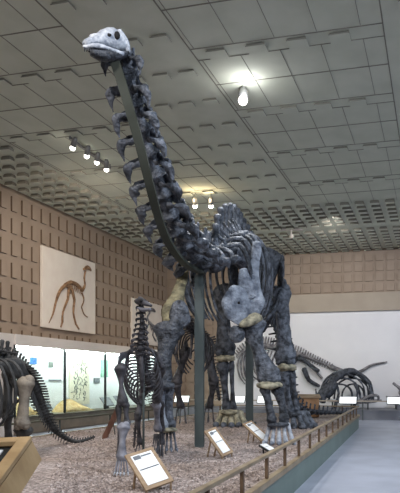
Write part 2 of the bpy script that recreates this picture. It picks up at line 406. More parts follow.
def tilt_plaque(v, w, z, lab):
    root = thing('case_plaque', lab, 'sign', (CU-.3, v, .55)); ax = (V(0,1,0), V(-.6,0,.8), V(.8,0,.6))
    bm = BM(); box(bm, (CU-.32, v, .55+z), (w, .4, .02), ax); obj('panel', bm, M_ink, root, smooth=False)
    bm = BM(); box(bm, (CU-.36, v, .55+z*.45), (.03, w*.5, z*.9)); obj('support', bm, M_mull, root, smooth=False)
tilt_plaque(17.55, .6, .28, 'grey-blue tilted plaque in the first bay beside the sand mound')
tilt_plaque(21.5, .7, .26, 'grey tilted plaque at the left of the third case bay')
tilt_plaque(22.5, .7, .3, 'grey tilted plaque at the right of the third case bay')
# plain partition left of the case
bm = BM(); box(bm, ((CU+UL)/2, (V_A-.01+3)/2, 1.49), (CU-UL, V_A-.01-3, 2.96)); struct('trim_2', bm, M_case)

# ------------------------------------------------------------------ label stands
def label_stand(name, label, c0, c1, c2, c3, m=M_wood, leg=True, txt=True, frame=.045, pic=True):
    """corners (world): top-left, top-right, bottom-right, bottom-left"""
    o = (c0+c1+c2+c3)/4; ex = ((c1-c0)+(c2-c3)); w = ex.length/2; ex.normalize()
    ey = ((c0-c3)+(c1-c2)); h = ey.length/2; ey = (ey-ex*ey.dot(ex)).normalized(); nz = ex.cross(ey)
    if nz.dot(V(0,0,EYE)-o+V(0,0,0)) < 0: nz = -nz
    base = V(o.x, o.y, GZ)
    root = thing(name, label, 'label stand', base)
    bm = BM(); box(bm, o, (w, h, .03), (ex, ey, nz), bev=.006); obj('board', bm, m, root, smooth=False)
    bm = BM(); box(bm, o+nz*.018, (w-2*frame, h-2*frame, .006), (ex, ey, nz)); pn = obj('panel', bm, M_paper, root, smooth=False)
    if txt:
        bm = BM(); y = h/2-frame-.05*h; 
        if pic: box(bm, o+nz*.023-ex*(w/2-frame-.17*w)+ey*(y-.03*h), (w*.24, h*.1, .002), (ex, ey, nz))
        box(bm, o+nz*.023+ex*(w*.12)+ey*(y-.02*h), (w*.36, h*.035, .002), (ex, ey, nz))
        y -= .14*h
        while y > -h/2+frame+.1*h:
            box(bm, o+nz*.023+ex*random.uniform(-.01, .01), (w-2*frame-.12*w, h*.02, .002), (ex, ey, nz)); y -= .042*h
        obj('printed_text', bm, M_ink, pn, smooth=False)
    if leg:
        back = -nz
        for s in (-1, 1):
            bm = BM(); p = o+ex*s*w*.3-ey*(-h*.2)+back*.02; q = V(p.x+back.x*.12, p.y+back.y*.12, GZ)
            sweep(bm, [p, q], .014, n=6, sub=1); obj('leg', bm, m, root)
            bm = BM(); p = o+ex*s*w*.42-ey*h*.46; q = V(p.x, p.y, GZ)
            if p.z > GZ+.03: sweep(bm, [p, q], .012, n=6, sub=1); obj('leg', bm, m, root)
    return root
label_stand('label_stand', 'largest wood-framed label stand, in front of the small upright skeleton',
            P(127,454,6.55), P(156,447.5,6.75), P(170,481,6.5), P(143,493.5,6.28))
label_stand('label_stand', 'wood-framed white label stand on the gravel just right of the front steel post',
            P(207,430,9.35), P(218.5,427,9.5), P(230,452.5,9.3), P(219,459,9.1))
label_stand('label_stand', 'wood-framed white label stand left of the cream-boned front foot',
            P(246.5,423,11.6), P(256,420.5,11.75), P(266,439,11.4), P(257.5,444,11.2))
label_stand('small_label', 'tiny dark-backed white label beside the railing, below the middle label stand',
            P(262,444.5,9.9), P(269,443,9.95), P(273,450,9.7), P(265.5,453.5,9.6), m=M_mull, frame=.02, pic=False)

# wooden label desk in the near left corner
ds = thing('label_desk', 'large light wooden label desk with slanted top in the near left corner', 'desk', W(-1.75, 3.2, 0))
ax_s = EX; c_b = P(32, 438.5, 3.5); c_f = P(-2, 486, 2.9)
ey = (c_b-c_f).normalized(); exx = (ax_s - ey*ax_s.dot(ey)).normalized(); nz = exx.cross(ey)
if nz.z < 0: nz = -nz
L_ = (c_b-c_f).length+.5; wd = 1.1; o = c_b-ey*L_/2-exx*wd/2
bm = BM()
# frame of the top around a sunken slot
fw = .065
M_desk = mat('desk_wood', srgb(176,146,106), srgb(198,168,126), 5, .5, .1, 30)
box(bm, o+exx*(wd/2-fw/2), (fw, L_, .03), (exx, ey, nz), bev=.004); box(bm, o-exx*(wd/2-fw/2), (fw, L_, .03), (exx, ey, nz), bev=.004)
box(bm, o+ey*(L_/2-fw*.55), (wd-2*fw, fw*1.1, .03), (exx, ey, nz), bev=.004); box(bm, o-ey*(L_/2-fw*.55), (wd-2*fw, fw*1.1, .03), (exx, ey, nz), bev=.004)
obj('top_frame', bm, M_desk, ds, smooth=False)
bm = BM(); box(bm, o-nz*.03, (wd-2*fw, L_-2.2*fw, .02), (exx, ey, nz)); obj('tray', bm, M_mull, ds, smooth=False)
bm = BM(); box(bm, o-nz*.014-exx*.01+ey*.0, (wd*.8, L_-4*fw, .008), (exx, ey, nz)); obj('panel', bm, M_paper, ds, smooth=False)
bm = BM()
tp = [o+exx*a*(wd/2)+ey*b*(L_/2)-nz*.016 for a, b in ((-1,-1),(1,-1),(1,1),(-1,1))]
bt = [o+exx*a*(wd/2+.04)+ey*b*(L_/2)-nz*.13 for a, b in ((-1,-1),(1,-1),(1,1),(-1,1))]
tv = [bm.verts.new(p) for p in tp]; bv = [bm.verts.new(p) for p in bt]
for k in range(4): bm.faces.new((bv[k], bv[(k+1)%4], tv[(k+1)%4], tv[k]))
bm.faces.new(bv[::-1])
obj('apron', bm, M_desk, ds, smooth=False)
for a in (-1, 1):
    bm = BM(); p = o+exx*a*.42; box(bm, (p.x-.05, p.y, (p.z-.1)/2), (.07, .07, p.z-.1)); obj('leg', bm, M_wood, ds, smooth=False)

# wood case at the far end of the platform, and the leaning side board
ct = thing('wood_cabinet', 'orange-brown wooden cabinet standing at the far end of the gravel', 'cabinet', G(307, 19.9, GZ))
bm = BM(); c = G(306, 19.6, .78); box(bm, c, (.80, .5, .62), (EX, EY, EZ), bev=.01); obj('body', bm, M_woodd, ct, smooth=False)
bm = BM(); box(bm, V(c.x, c.y, 1.12), (.90, .58, .05), (EX, V(EY.x, EY.y, .12).normalized(), EZ), bev=.01); obj('top', bm, M_wood, ct, smooth=False)
ls = thing('leaning_board', 'reddish brown wooden label board seen edge-on at the thin railing', 'board', G(110, 12.6, GZ))
bm = BM(); sweep(bm, [P(103, 441, 12.2), P(117, 411, 13.2)], [.12, .12], [.015, .015], ref=EY, n=4, sub=1, cap=False); obj('board', bm, mat('reddish_wood', srgb(98,62,46), srgb(116,76,58), 5), ls, smooth=False)
bm = BM(); sweep(bm, [P(113, 419, 13.1), G(115, 13.3, GZ)], .012, n=6, sub=1); obj('support', bm, M_steel, ls)

# ------------------------------------------------------------------ lights and lamps
def spot_lamp(name, label, p, aim, energy, color=(1,.93,.82), r=.08, L=.2, mount=None, group=None, size=1.5, estr=None, blend=.8):
    p = Vector(p); da = (Vector(aim)-p).normalized(); d = (da-EZ*.6-EY*.25).normalized(); root = thing(name, label, 'lamp', p, group)
    bm = BM(); sweep(bm, [p-d*L, p-d*L*.8, p-d*.01], [r*.5, r*.8, r], n=12, sub=1, cap=False); obj('lamp_housing', bm, M_lamp, root)
    bm = BM(); top = V(p.x, p.y, HC-.02) if mount is None else Vector(mount)
    sweep(bm, [p-d*L*.7, top], .018, n=6, sub=1); obj('lamp_arm', bm, M_lamp, root)
    bm = BM(); ball(bm, p+d*r*.35, r*.85, s=(1,1,1), seg=10); obj('bulb', bm, M_glow, root)
    l = bpy.data.lights.new('spotlight', 'SPOT'); l.energy = energy; l.color = color; l.spot_size = size; l.spot_blend = blend; l.shadow_soft_size = .12
    lo = bpy.data.objects.new('spotlight', l); C.objects.link(lo); lo.location = p+d*(r*1.5+.02)+da*.03; lo.rotation_euler = da.to_track_quat('-Z', 'Y').to_euler()
    return root
p = P(243, 99, 5.72*F/(CY-99))
spot_lamp('ceiling_spotlight', 'single bright spotlight on the ceiling right of the long neck', p, P(230, 300, 11), 700, (.95,.97,1), r=.11, L=.28)
l = bpy.data.lights.new('bulb_glow', 'POINT'); l.energy = 16; l.color = (.95,.97,1); l.shadow_soft_size = .1
lo = bpy.data.objects.new('bulb_glow', l); C.objects.link(lo); lo.location = p+V(.14, -.22, -.02)
# track with four lamps
tr = thing('lighting_track', 'short ceiling track carrying four spotlights left of the neck', 'lighting track', P(90, 152, 15.6))
pa, pb = P(70, 138, 5.9*F/(CY-138)), P(110, 168, 5.9*F/(CY-168))
bm = BM(); box(bm, (pa+pb)/2, ((pb-pa).length, .06, .05), ((pb-pa).normalized(), (pb-pa).normalized().cross(EZ), EZ)); obj('rail', bm, M_lamp, tr, smooth=False)
bm = BM(); sweep(bm, [pa+V(0,0,0), V(pa.x, pa.y, HC)], .02, n=6, sub=1); sweep(bm, [pb, V(pb.x, pb.y, HC)], .02, n=6, sub=1); obj('hanger', bm, M_lamp, tr)
wh = ('nearest lamp on the short track, at its upper left end', 'second lamp from the upper left on the short track', 'third lamp from the upper left on the short track', 'farthest lamp on the short track, at its lower right end')
for (x, y), lb, aim in zip(((73, 147), (87, 155), (97, 161.5), (106.5, 168.5)), wh, ((UL, 17.2, 4.5), (UL, 19.4, 4.8), (UL, 20.5, 4.2), (UL, 24, 4.2))):
    q = P(x, y, 5.68*F/(CY-y)); t = min(max((q-pa).dot(pb-pa)/(pb-pa).length_squared, 0), 1); s = pa+(pb-pa)*t
    spot_lamp('track_spotlight', 'bright ' + lb, q, aim, 220, (1,.86,.72), r=.075, L=.24, mount=s, group='spotlights on the ceiling track', size=1.4)
for x, lb in ((195, 'left lamp of the far pair glowing above the shoulder spines'), (211, 'right lamp of the far pair glowing above the shoulder spines')):
    q = P(x, 205, 5.6*F/(CY-205)); spot_lamp('far_spotlight', lb, q, q+V(-1.5, 5, -3), 250, (1,.86,.66), r=.09, L=.25, size=1.8, group='far pair of ceiling spotlights')
    l = bpy.data.lights.new('bulb_glow', 'POINT'); l.energy = 12; l.color = (1,.8,.5); l.shadow_soft_size = .1
    lo = bpy.data.objects.new('bulb_glow', l); C.objects.link(lo); lo.location = q+V(0, -.2, .08)
# small projector-like fixture near the far end of the ceiling
q = P(290, 229, 5.95*F/(CY-229)); fx = thing('ceiling_fixture', 'small pale T-shaped fixture hanging from the far ceiling above the hips', 'light fixture', q)
bm = BM(); box(bm, q, (1.0, .14, .1), (EX, EY, EZ), bev=.02); obj('bar', bm, M_case, fx, smooth=False)
bm = BM(); sweep(bm, [q, V(q.x, q.y, HC)], .03, n=8, sub=1); obj('stem', bm, M_case, fx)
bm = BM(); ball(bm, q+EX*.05+V(0,0,-.28), .09, seg=10); sweep(bm, [q+EX*.05, q+EX*.05+V(0,0,-.25)], .03, n=8, sub=1); obj('sensor', bm, M_board, fx)
def area(name, loc, aim, sx, sy, e, col):
    l = bpy.data.lights.new(name, 'AREA'); l.shape = 'RECTANGLE'; l.size = sx; l.size_y = sy; l.energy = e; l.color = col
    o = bpy.data.objects.new(name, l); C.objects.link(o); o.location = loc; o.rotation_euler = (Vector(aim)-Vector(loc)).to_track_quat('-Z', 'Y').to_euler()
def fill_spot(u, v, e, col, aim=None, size=2.0):  # unseen spots added to brighten the hall, no fixtures modelled
    l = bpy.data.lights.new('added_fill_spot', 'SPOT'); l.energy = e; l.color = col; l.spot_size = size; l.spot_blend = .9; l.shadow_soft_size = .25
    o = bpy.data.objects.new('added_fill_spot', l); C.objects.link(o); o.location = (u, v, 7.3)
    o.rotation_euler = (Vector(aim or (u, v, 0))-V(u, v, 7.3)).to_track_quat('-Z', 'Y').to_euler()
LK = .5
for u, v, e, col, aim in ((4.5, 2.0, 2600, (.80,.88,1), (-1.5, 10, 2)), (4.8, 8.0, 2600, (.78,.87,1), (-1.5, 13, 2)), (3.5, -4, 2200, (.80,.88,1), (0, 2, 0)),
                          (3.0, 15, 2200, (.80,.88,1), (0, 16, 0)), (3.5, 20.5, 2500, (.9,.91,1), (-1.5, 28.3, 2.2)), (-3.5, 22, 1300, (1,.96,.93), (-5, 28.3, 2.6)),
                          (-4.5, 3.0, 2200, (1,.93,.88), (-5, 9, 0)), (-6.5, 8, 1300, (1,.88,.76), (-7, 12, 0)), (-4, -5, 2500, (1,.93,.85), (-4, 0, 0)),
                          (-8.5, 12, 700, (1,.86,.74), (-10, 17, 0)), (0, 5, 1500, (.85,.91,1), (-3.5, 9, .5)), (-9, 1, 1300, (1,.9,.78), (-9, 5, 0))):
    fill_spot(u, v, e*LK, col, aim=aim)
w = bpy.data.worlds.new('world'); bpy.context.scene.world = w; w.use_nodes = True
w.node_tree.nodes['Background'].inputs[0].default_value = (.86, .91, 1, 1); w.node_tree.nodes['Background'].inputs[1].default_value = 2.2

# ------------------------------------------------------------------ skeleton helpers
def path(pts, n):
    """n evenly spaced stations (position, tangent) on a smooth curve"""
    d = spline([Vector(p) for p in pts], 16); L = [0]
    for a, b in zip(d, d[1:]): L.append(L[-1]+(b-a).length)
    out = []
    for i in range(n):
        s = L[-1]*i/(n-1); k = 0
        while k < len(L)-2 and L[k+1] < s: k += 1
        t = (s-L[k])/max(L[k+1]-L[k], 1e-9); p = d[k].lerp(d[k+1], t)
        a = d[max(k-3,0)]; b = d[min(k+4,len(d)-1)]; out.append((p, (b-a).normalized()))
    return out, L[-1]
def frame(T, up):
    U = Vector(up)-T*Vector(up).dot(T); U.normalize(); return U, T.cross(U)
def strip(bm, pts, w, t, ref, sub=4):
    pts = spline([Vector(p) for p in pts], sub); rings = []
    for i, p in enumerate(pts):
        T = (pts[min(i+1,len(pts)-1)]-pts[max(i-1,0)]).normalized(); U, S = frame(T, ref)
        rings.append([bm.verts.new(p+U*a*w/2+S*b*t/2) for a, b in ((-1,-1),(1,-1),(1,1),(-1,1))])
    for a, b in zip(rings, rings[1:]):
        for k in range(4): bm.faces.new((a[k], a[(k+1)%4], b[(k+1)%4], b[k]))
    bm.faces.new(rings[0][::-1]); bm.faces.new(rings[-1])
def cervical(bm, c, T, U, S, L, s):
    """T points to the head; s = half width"""
    r = s*.46
    sweep(bm, [c-T*L*.5, c-T*L*.3, c, c+T*L*.3, c+T*L*.5], [r*1.15, r*.85, r*.5, r*.7, r*1.0], [r*1.0, r*.7, r*.45, r*.6, r*.85], ref=S, n=10)
    for q in (-1, 1):
        k = S*q
        # thin wing from the spine base out to the side process
        sweep(bm, [c+U*s*.5+k*s*.16, c+U*s*.30+k*s*.5-T*L*.02, c-U*s*.05+k*s*.86], [L*.34, L*.22, L*.2], [s*.05, s*.04, s*.07], ref=T, n=8)
        sweep(bm, [c-U*r*.5+k*r*.5+T*L*.12, c-U*s*.5+k*s*.6+T*L*.2, c-U*s*.42+k*s*.92+T*L*.12], [L*.16, L*.10, L*.15], [s*.07, s*.05, s*.07], ref=T, n=8)
        sweep(bm, [c-U*s*.02+k*s*.84, c-U*s*.25+k*s*1.0+T*L*.02, c-U*s*.45+k*s*.95+T*L*.02], [L*.16, L*.20, L*.2], [s*.06, s*.08, s*.08], ref=T, n=8)
        # hanging rib with a knobbly head and a sharp tip
        sweep(bm, [c-U*s*.42+k*s*.66+T*L*.22, c-U*s*.5+k*s*.92+T*L*.12, c-U*s*.5+k*s*1.03-T*L*.08, c-U*s*.56+k*s*1.06-T*L*.32, c-U*s*.66+k*s*1.0-T*L*.62], [s*.08, s*.20, s*.24, s*.13, s*.012], [s*.07, s*.14, s*.13, s*.07, s*.01], ref=S, n=8)
        # articular ridges
        sweep(bm, [c+U*s*.34+k*s*.26-T*L*.62, c+U*s*.62+k*s*.30-T*L*.25, c+U*s*.40+k*s*.34+T*L*.15, c+U*s*.30+k*s*.40+T*L*.66], [s*.12, s*.05, s*.06, s*.14], [s*.05, s*.05, s*.05, s*.05], ref=S, n=8)
        # paired neural spine
        sweep(bm, [c+U*r*.6+k*s*.10, c+U*s*.7+k*s*.2-T*L*.10, c+U*s*1.1+k*s*.30-T*L*.16], [L*.30, L*.16, L*.15], [s*.06, s*.05, s*.06], ref=T, n=8)
def dorsal(bm, c, T, U, S, L, s, h, tw):
    r = s*.42
    sweep(bm, [c-T*L*.46, c-T*L*.2, c+T*L*.1, c+T*L*.46], [r, r*.72, r*.72, r], ref=S, n=10)
    sweep(bm, [c+U*r*.5, c+U*(r+.25*h)-T*L*.05, c+U*(r+.7*h)-T*L*.12, c+U*(r+h)-T*L*.15], [L*.26, L*.2, L*.22, L*.27], [s*.2, s*.12, s*.12, s*.16], ref=T, n=8)
    for q in (-1, 1):
        sweep(bm, [c+U*r*.9, c+U*(r+.18*h)+S*q*tw*.5, c+U*(r+.22*h)+S*q*tw], [L*.24, L*.17, L*.2], [s*.13, s*.09, s*.1], ref=T, n=8)
        sweep(bm, [c+U*(r+.1*h)+S*q*s*.22-T*L*.5, c+U*(r+.16*h)+S*q*s*.25, c+U*(r+.1*h)+S*q*s*.25+T*L*.5], s*.09, n=6)
        sweep(bm, [c+U*(r+.2*h)+S*q*tw*.5, c+U*(r+.6*h)+S*q*s*.1], s*.05, n=6)
def caudal(bm, c, T, U, S, L, s, chev=True, up=1.3):
    r = s*.5
    sweep(bm, [c-T*L*.45, c, c+T*L*.45], [r, r*.7, r], ref=S, n=8)
    sweep(bm, [c+U*r*.5, c+U*s*up*.7-T*L*.1, c+U*s*up-T*L*.2], [L*.2, L*.15, L*.2], [s*.13, s*.09, s*.1], ref=T, n=6)
    for q in (-1, 1): sweep(bm, [c, c+S*q*s*.95], [L*.16, L*.1], [s*.12, s*.08], ref=T, n=6)
    if chev: sweep(bm, [c-U*r*.7, c-U*s*1.15-T*L*.25], [L*.12, L*.09], [s*.1, s*.06], ref=T, n=6)
def spread_foot(root, prefix, c, fwd, side, w, h, l, mt, mc, toes=5, claws=3, r_=.17):
    """c = point on the ground under the ankle; columns splay from the wrist/ankle down to the ground"""
    for i in range(toes):
        a = (i-(toes-1)/2)/((toes-1)/2); top = c+V(0,0,h)+side*a*w*.6+fwd*(1-a*a)*l*.15; bot = c+V(0,0,.05)+side*a*w+fwd*(.35+.65*(1-a*a))*l
        bm = BM(); r = w*r_
        sweep(bm, [top, top.lerp(bot, .5)+V(0,0,.02), bot], [r*1.2, r*.75, r*1.1], ref=side, n=8)
        obj(prefix, bm, mc, root, rough=.01)
        bm = BM(); e = bot+(fwd+side*a*.5).normalized()*w*.38; 
        sweep(bm, [bot, bot.lerp(e, .5), V(e.x, e.y, c.z+.02)], [r*1.0, r*.9, r*.25], ref=side, n=8)
        obj('claw' if i < claws else 'toe_bone', bm, mt, root)

# ================================================================== the great sauropod skeleton
sp = thing('sauropod_skeleton', 'giant long-necked dinosaur skeleton towering over the gravel platform, head raised near the ceiling', 'dinosaur skeleton', W(-.6, 12.9, GZ))
# ---- skull
HY = 7.7; m_ = HY/F
bm = BM()
sweep(bm, [P(126,49,HY+.16), P(119,43,HY+.10), P(109,40,HY+.02), P(97,42,HY-.08), P(86,44,HY-.16)], [5*m_, 10.5*m_, 11*m_, 6.5*m_, 4.2*m_], [.08, .13, .12, .10, .07], ref=EZ, n=14)
sweep(bm, [P(108,30,HY), P(102,36,HY-.04), P(92,39,HY-.1)], [.03, .045, .05], [.05,.07,.06], ref=EZ, n=8)   # nasal ridge
sweep(bm, [P(119,31,HY-.02), P(126,40,HY+.06), P(128,52,HY+.12)], [.03, .035, .03], n=8)                      # rear bar
sweep(bm, [P(84,46.5,HY-.2), P(98,45.5,HY-.19), P(111,49.5,HY-.1), P(123,54,HY)], [.018, .026, .024, .03], n=8)  # upper lip ridge
cr_ = obj('cranium', bm, M_skull, sp, rough=.014, freq=16)
bm = BM(); ball(bm, P(117,35.5,HY-.045), .062, ax=(EX, EZ, EY), s=(.62,.85,.55)); obj('eye_socket', bm, M_black, cr_)
bm = BM(); ball(bm, P(108.5,35,HY-.10), .032, ax=(EX, EZ, EY), s=(1.2,.7,.5)); obj('nostril_opening', bm, M_black, cr_)
bm = BM(); sweep(bm, [P(126,55,HY+.12), P(114,56.5,HY), P(102,55.5,HY-.1), P(91.5,53,HY-.17)], [.03, .05, .055, .03], [.09, .10, .09, .06], ref=EZ, n=10)
jw = obj('lower_jaw', bm, M_boned, sp, rough=.012, freq=14)
bm = BM()
for i in range(13):
    x = 84.5+i*2.1; y = 47.6+max(0, i-5)*.25; q = P(x, y, HY-.205+.007*i); sweep(bm, [q, q+V(0,0,-.045)], [.012, .006], n=6, sub=1)
obj('teeth', bm, M_boned, sp)
bm = BM(); sweep(bm, [P(89,49.5,HY-.1), P(100,50,HY-.05), P(112,52,HY)], [.02,.03,.02], [.06,.08,.07], ref=EZ, n=8); obj('mouth_cavity', bm, M_black, sp)
# ---- neck
NK = [P(221,262,11.0), P(206,259,10.6), P(192,249,10.15), P(179,233,9.75), P(169,213,9.4), P(160,190,9.1), P(153,168,8.85), P(146,145,8.6), P(140,122,8.38), P(134,100,8.18), P(129,80,8.02), P(126,62,7.92)]
st, L = path(NK, 13)
for i, (p, T) in enumerate(st[1:], 1):
    U, S = frame(T, EY*1.0+EZ*.6+EX*.25)
    f = i/12; s = .46*(1-f)+.235*f; seg = L/12
    bm = BM(); cervical(bm, p, T, U, S, seg*(.98 if i < 12 else .7), s)
    obj('neck_vertebra', bm, M_bone, sp, rough=.10*s, freq=3.2/s)
# ---- trunk
TK = [W(-1.12,11.0,3.75), W(-1.1,11.6,4.02), W(-1.02,12.3,4.2), W(-.95,13.1,4.3), W(-.85,14.0,4.3), W(-.72,14.9,4.22)]
st, L = path(TK, 11); seg = L/10; TR = st
for i, (p, T) in enumerate(st):
    T = -T; U, S = frame(T, EZ); h = .42+.42*math.sin(min(i/8, 1)*PI*.5)
    bm = BM(); dorsal(bm, p, T, U, S, seg, .42, h, .42)
    obj('back_vertebra', bm, M_bone, sp, rough=.025, freq=6)
for i, (p, T) in enumerate(st[:-1]):
    U, S = frame(T, EZ); f = i/9; w_ = .48+.25*math.sin(PI*(.15+.7*f)); h = 1.15+.45*math.sin(PI*(.1+.75*f))-(.35 if i > 7 else 0)
    for q in (-1, 1):
        k = S*q; bm = BM(); b0 = p+U*.26
        pts = [b0+k*.34+V(0,0,.02), b0+k*(w_*.78)+V(0,0,-.05), b0+k*w_*1.0+V(0,0,-.32*h)+T*.06, b0+k*w_*.99+V(0,0,-.62*h)+T*.16, b0+k*w_*.86+V(0,0,-.88*h)+T*.24, b0+k*w_*.66+V(0,0,-1.05*h)+T*.28]
        big = 1.25 if i < 5 else 1
        sweep(bm, pts, [.05, .07*big, .06*big, .055*big, .06, .045], [.04, .042, .035, .03, .028, .022], ref=T, n=8, sub=4)
        obj('rib', bm, M_bone if i % 2 else M_boned, sp, rough=.012, freq=5)
# ---- sacrum and hip blades
st, L = path([W(-.72,14.95,4.22), W(-.6,15.5,4.15), W(-.5,16.0,4.05)], 4)
bm = BM()
for p, T in st:
    T = -T; U, S = frame(T, EZ); dorsal(bm, p, T, U, S, L/3, .42, .8, .4)
obj('sacrum', bm, M_bone, sp, rough=.02)
for q, nm in ((1, 0), (-1, 1)):
    o = W(-.55, 15.1, 4.05); k = (EX-EY*.12).normalized()*q
    bm = BM(); sweep(bm, [o+k*.62-EY*.95+V(0,0,.16), o+k*.60-EY*.8+V(0,0,.10), o+k*.62-EY*.3+V(0,0,.2), o+k*.56+EY*.2+V(0,0,.15), o+k*.52+EY*.75+V(0,0,.02)], [.12, .32, .36, .38, .14], [.03, .05, .05, .06, .04], ref=EZ, n=10)
    sweep(bm, [o+k*.6+V(0,0,-.02), o+k*.66-EY*.02+V(0,0,-.3)], [.2, .12], [.1, .1], ref=EY, n=8)
    if q == 1:
        ol = [P(x, y, 14.25) for x, y in ((264,247),(270,247.5),(277,251),(284,256.5),(284.5,260),(279,266),(276.5,274),(273,286),(266,288),(265,270))]
        fr = [bm.verts.new(c) for c in ol]; bk_ = [bm.verts.new(c+EY*.12+EX*.01) for c in ol]
        bm.faces.new(fr); bm.faces.new(bk_[::-1])
        for a in range(len(ol)): bm.faces.new((fr[a], bk_[a], bk_[(a+1)%len(ol)], fr[(a+1)%len(ol)]))
    obj('hip_blade', bm, M_boned, sp, rough=.02)
    bm = BM(); sweep(bm, [o+k*.55+V(0,0,-.25), o+k*.42-EY*.35+V(0,0,-.75), o+k*.15-EY*.6+V(0,0,-1.1)], [.16, .09, .14], [.06, .05, .05], ref=EY, n=8); obj('pubis', bm, M_boned, sp, rough=.02)
    bm = BM(); sweep(bm, [o+k*.52+EY*.2+V(0,0,-.25), o+k*.35+EY*.7+V(0,0,-.8), o+k*.12+EY*1.0+V(0,0,-1.15)], [.13, .07, .09], [.05, .05, .05], ref=EY, n=8); obj('ischium', bm, M_boned, sp, rough=.02)
# ---- tail, sweeping down behind the hind leg and along the gravel
TL = [W(-.48,16.1,4.0), W(-.33,16.7,3.6), P(277,322,17.3), P(285,358,17.7), G(293,18.0,1.15), G(305,18.5,.74), G(318,19.0,.64), G(332,19.6,.6), G(346,20.3,.56)]
st, L = path(TL, 31)
for i, (p, T) in enumerate(st):
    f = i/30; T = -T; U, S = frame(T, EZ+EY*.8*(1-f)); s = .32*(1-f)**1.15+.11
    bm = BM(); caudal(bm, p, T, U, S, L/30, s, chev=f < .55); obj('tail_vertebra', bm, M_boned, sp)
# ---- right front limb (viewer's right)
bm = BM(); sweep(bm, [P(257,242,11.1), P(256,255,11.05), P(254,270,11.0), P(252,286,10.95), P(251,300,10.95), P(252,314,10.95)], [.08, .085, .095, .15, .25, .16], [.03, .035, .04, .045, .05, .07], ref=EX, n=12)
sweep(bm, [P(250,298,10.9), P(245,282,10.88), P(243,269,10.88)], [.17, .13, .07], [.05, .04, .03], ref=EX, n=10)
obj('shoulder_blade', bm, M_bonel, sp, rough=.02, freq=5)
bm = BM(); sweep(bm, [P(250,304,10.95), P(242,305,10.85), P(234,307,10.78), P(224.5,309,10.75)], [.20, .33, .34, .17], [.05, .05, .05, .04], ref=EZ, n=14)
obj('shoulder_plate', bm, M_bonel, sp, rough=.03, freq=4)
bm = BM(); sweep(bm, [P(256,316,10.95), P(250,321,10.86), P(240,325,10.8)], [.14, .10, .05], [.08, .08, .05], ref=EX, n=10); obj('joint_filler', bm, M_cream, sp, rough=.03)
bm = BM(); longbone(bm, P(251,321,11.05), P(270.5,379,11.12), .25, .115, .22, EX, .6, bow=-EX*.05); obj('upper_arm_bone', bm, M_bone, sp, rough=.025)
bm = BM(); sweep(bm, [P(259,385,11.05), P(270,386,11.05), P(280,384,11.1)], [.05, .075, .05], [.12, .15, .12], ref=EZ, n=10); obj('elbow_joint', bm, M_cream, sp, rough=.06, freq=11)
bm = BM(); longbone(bm, P(265,387,11.02), P(272,422,11.05), .11, .065, .10, EX, .8); obj('forearm_bone', bm, M_boned, sp, rough=.015)
bm = BM(); longbone(bm, P(277,387,11.2), P(284,421,11.18), .13, .07, .11, EX, .8, bow=EX*.03); obj('forearm_bone', bm, M_boned, sp, rough=.015)
bm = BM(); sweep(bm, [P(269,425,11.08), P(278,424.5,11.05), P(287,424,11.12)], [.035, .045, .035], [.1, .12, .1], ref=EZ, n=8); obj('wrist_bone', bm, M_boned, sp, rough=.015)
spread_foot(sp, 'metacarpal', G(279, 11.15, GZ), (-EY).normalized(), EX, .25, .37, .14, M_bonel, M_skull)
bm = BM(); ball(bm, P(238.5,303,10.79), .035, s=(1,1,1), seg=8); obj('plate_opening', bm, M_black, sp)
bm = BM(); sweep(bm, [P(231,330,10.95), P(237,334,10.9), P(243,333,10.95)], [.10,.16,.11], [.05,.06,.05], ref=EZ, n=10); obj('breast_plate', bm, M_bone, sp, rough=.02)
# ---- left front limb (viewer's left)
bm = BM(); sweep(bm, [P(186,262,10.9), P(182,280,10.5), P(177,296,10.2), P(173,310,10.0), P(172,322,9.9)], [.07, .09, .12, .19, .15], [.04]*5, ref=EX, n=12)
obj('shoulder_blade', bm, mat('shoulder_blade_olive', srgb(70,68,56), srgb(132,126,100), 6, .7, .8, 18, bd=.04), sp, rough=.02, freq=5)
bm = BM(); sweep(bm, [P(172,312,9.9), P(179,314,9.85), P(187,312,9.9)], [.16, .24, .16], [.05, .05, .04], ref=EZ, n=12); obj('shoulder_plate', bm, M_bone, sp, rough=.03, freq=4)
bm = BM(); longbone(bm, P(169.5,326,9.9), P(161,381,9.8), .26, .12, .18, EX, .6); obj('upper_arm_bone', bm, M_boned, sp, rough=.025)
bm = BM(); sweep(bm, [P(154,385,9.75), P(162,386,9.72), P(170,385,9.8)], [.06, .08, .06], [.12, .15, .12], ref=EZ, n=10); obj('elbow_joint', bm, M_boned, sp, rough=.03, freq=9)
bm = BM(); longbone(bm, P(159.5,388,9.75), P(163,427,9.85), .10, .06, .09, EX, .8); obj('forearm_bone', bm, M_bonel, sp, rough=.015)
bm = BM(); longbone(bm, P(167,388,9.9), P(170,426,9.98), .12, .07, .10, EX, .8); obj('forearm_bone', bm, M_bone, sp, rough=.015)
bm = BM(); sweep(bm, [P(160,429.5,9.9), P(167,430,9.85), P(173,429.5,9.95)], [.03, .04, .03], [.1, .12, .1], ref=EZ, n=8); obj('wrist_bone', bm, M_cream, sp, rough=.015)
spread_foot(sp, 'metacarpal', G(167.5, 10.0, GZ), (-EY).normalized(), EX, .15, .36, .1, M_bonel, M_bone)
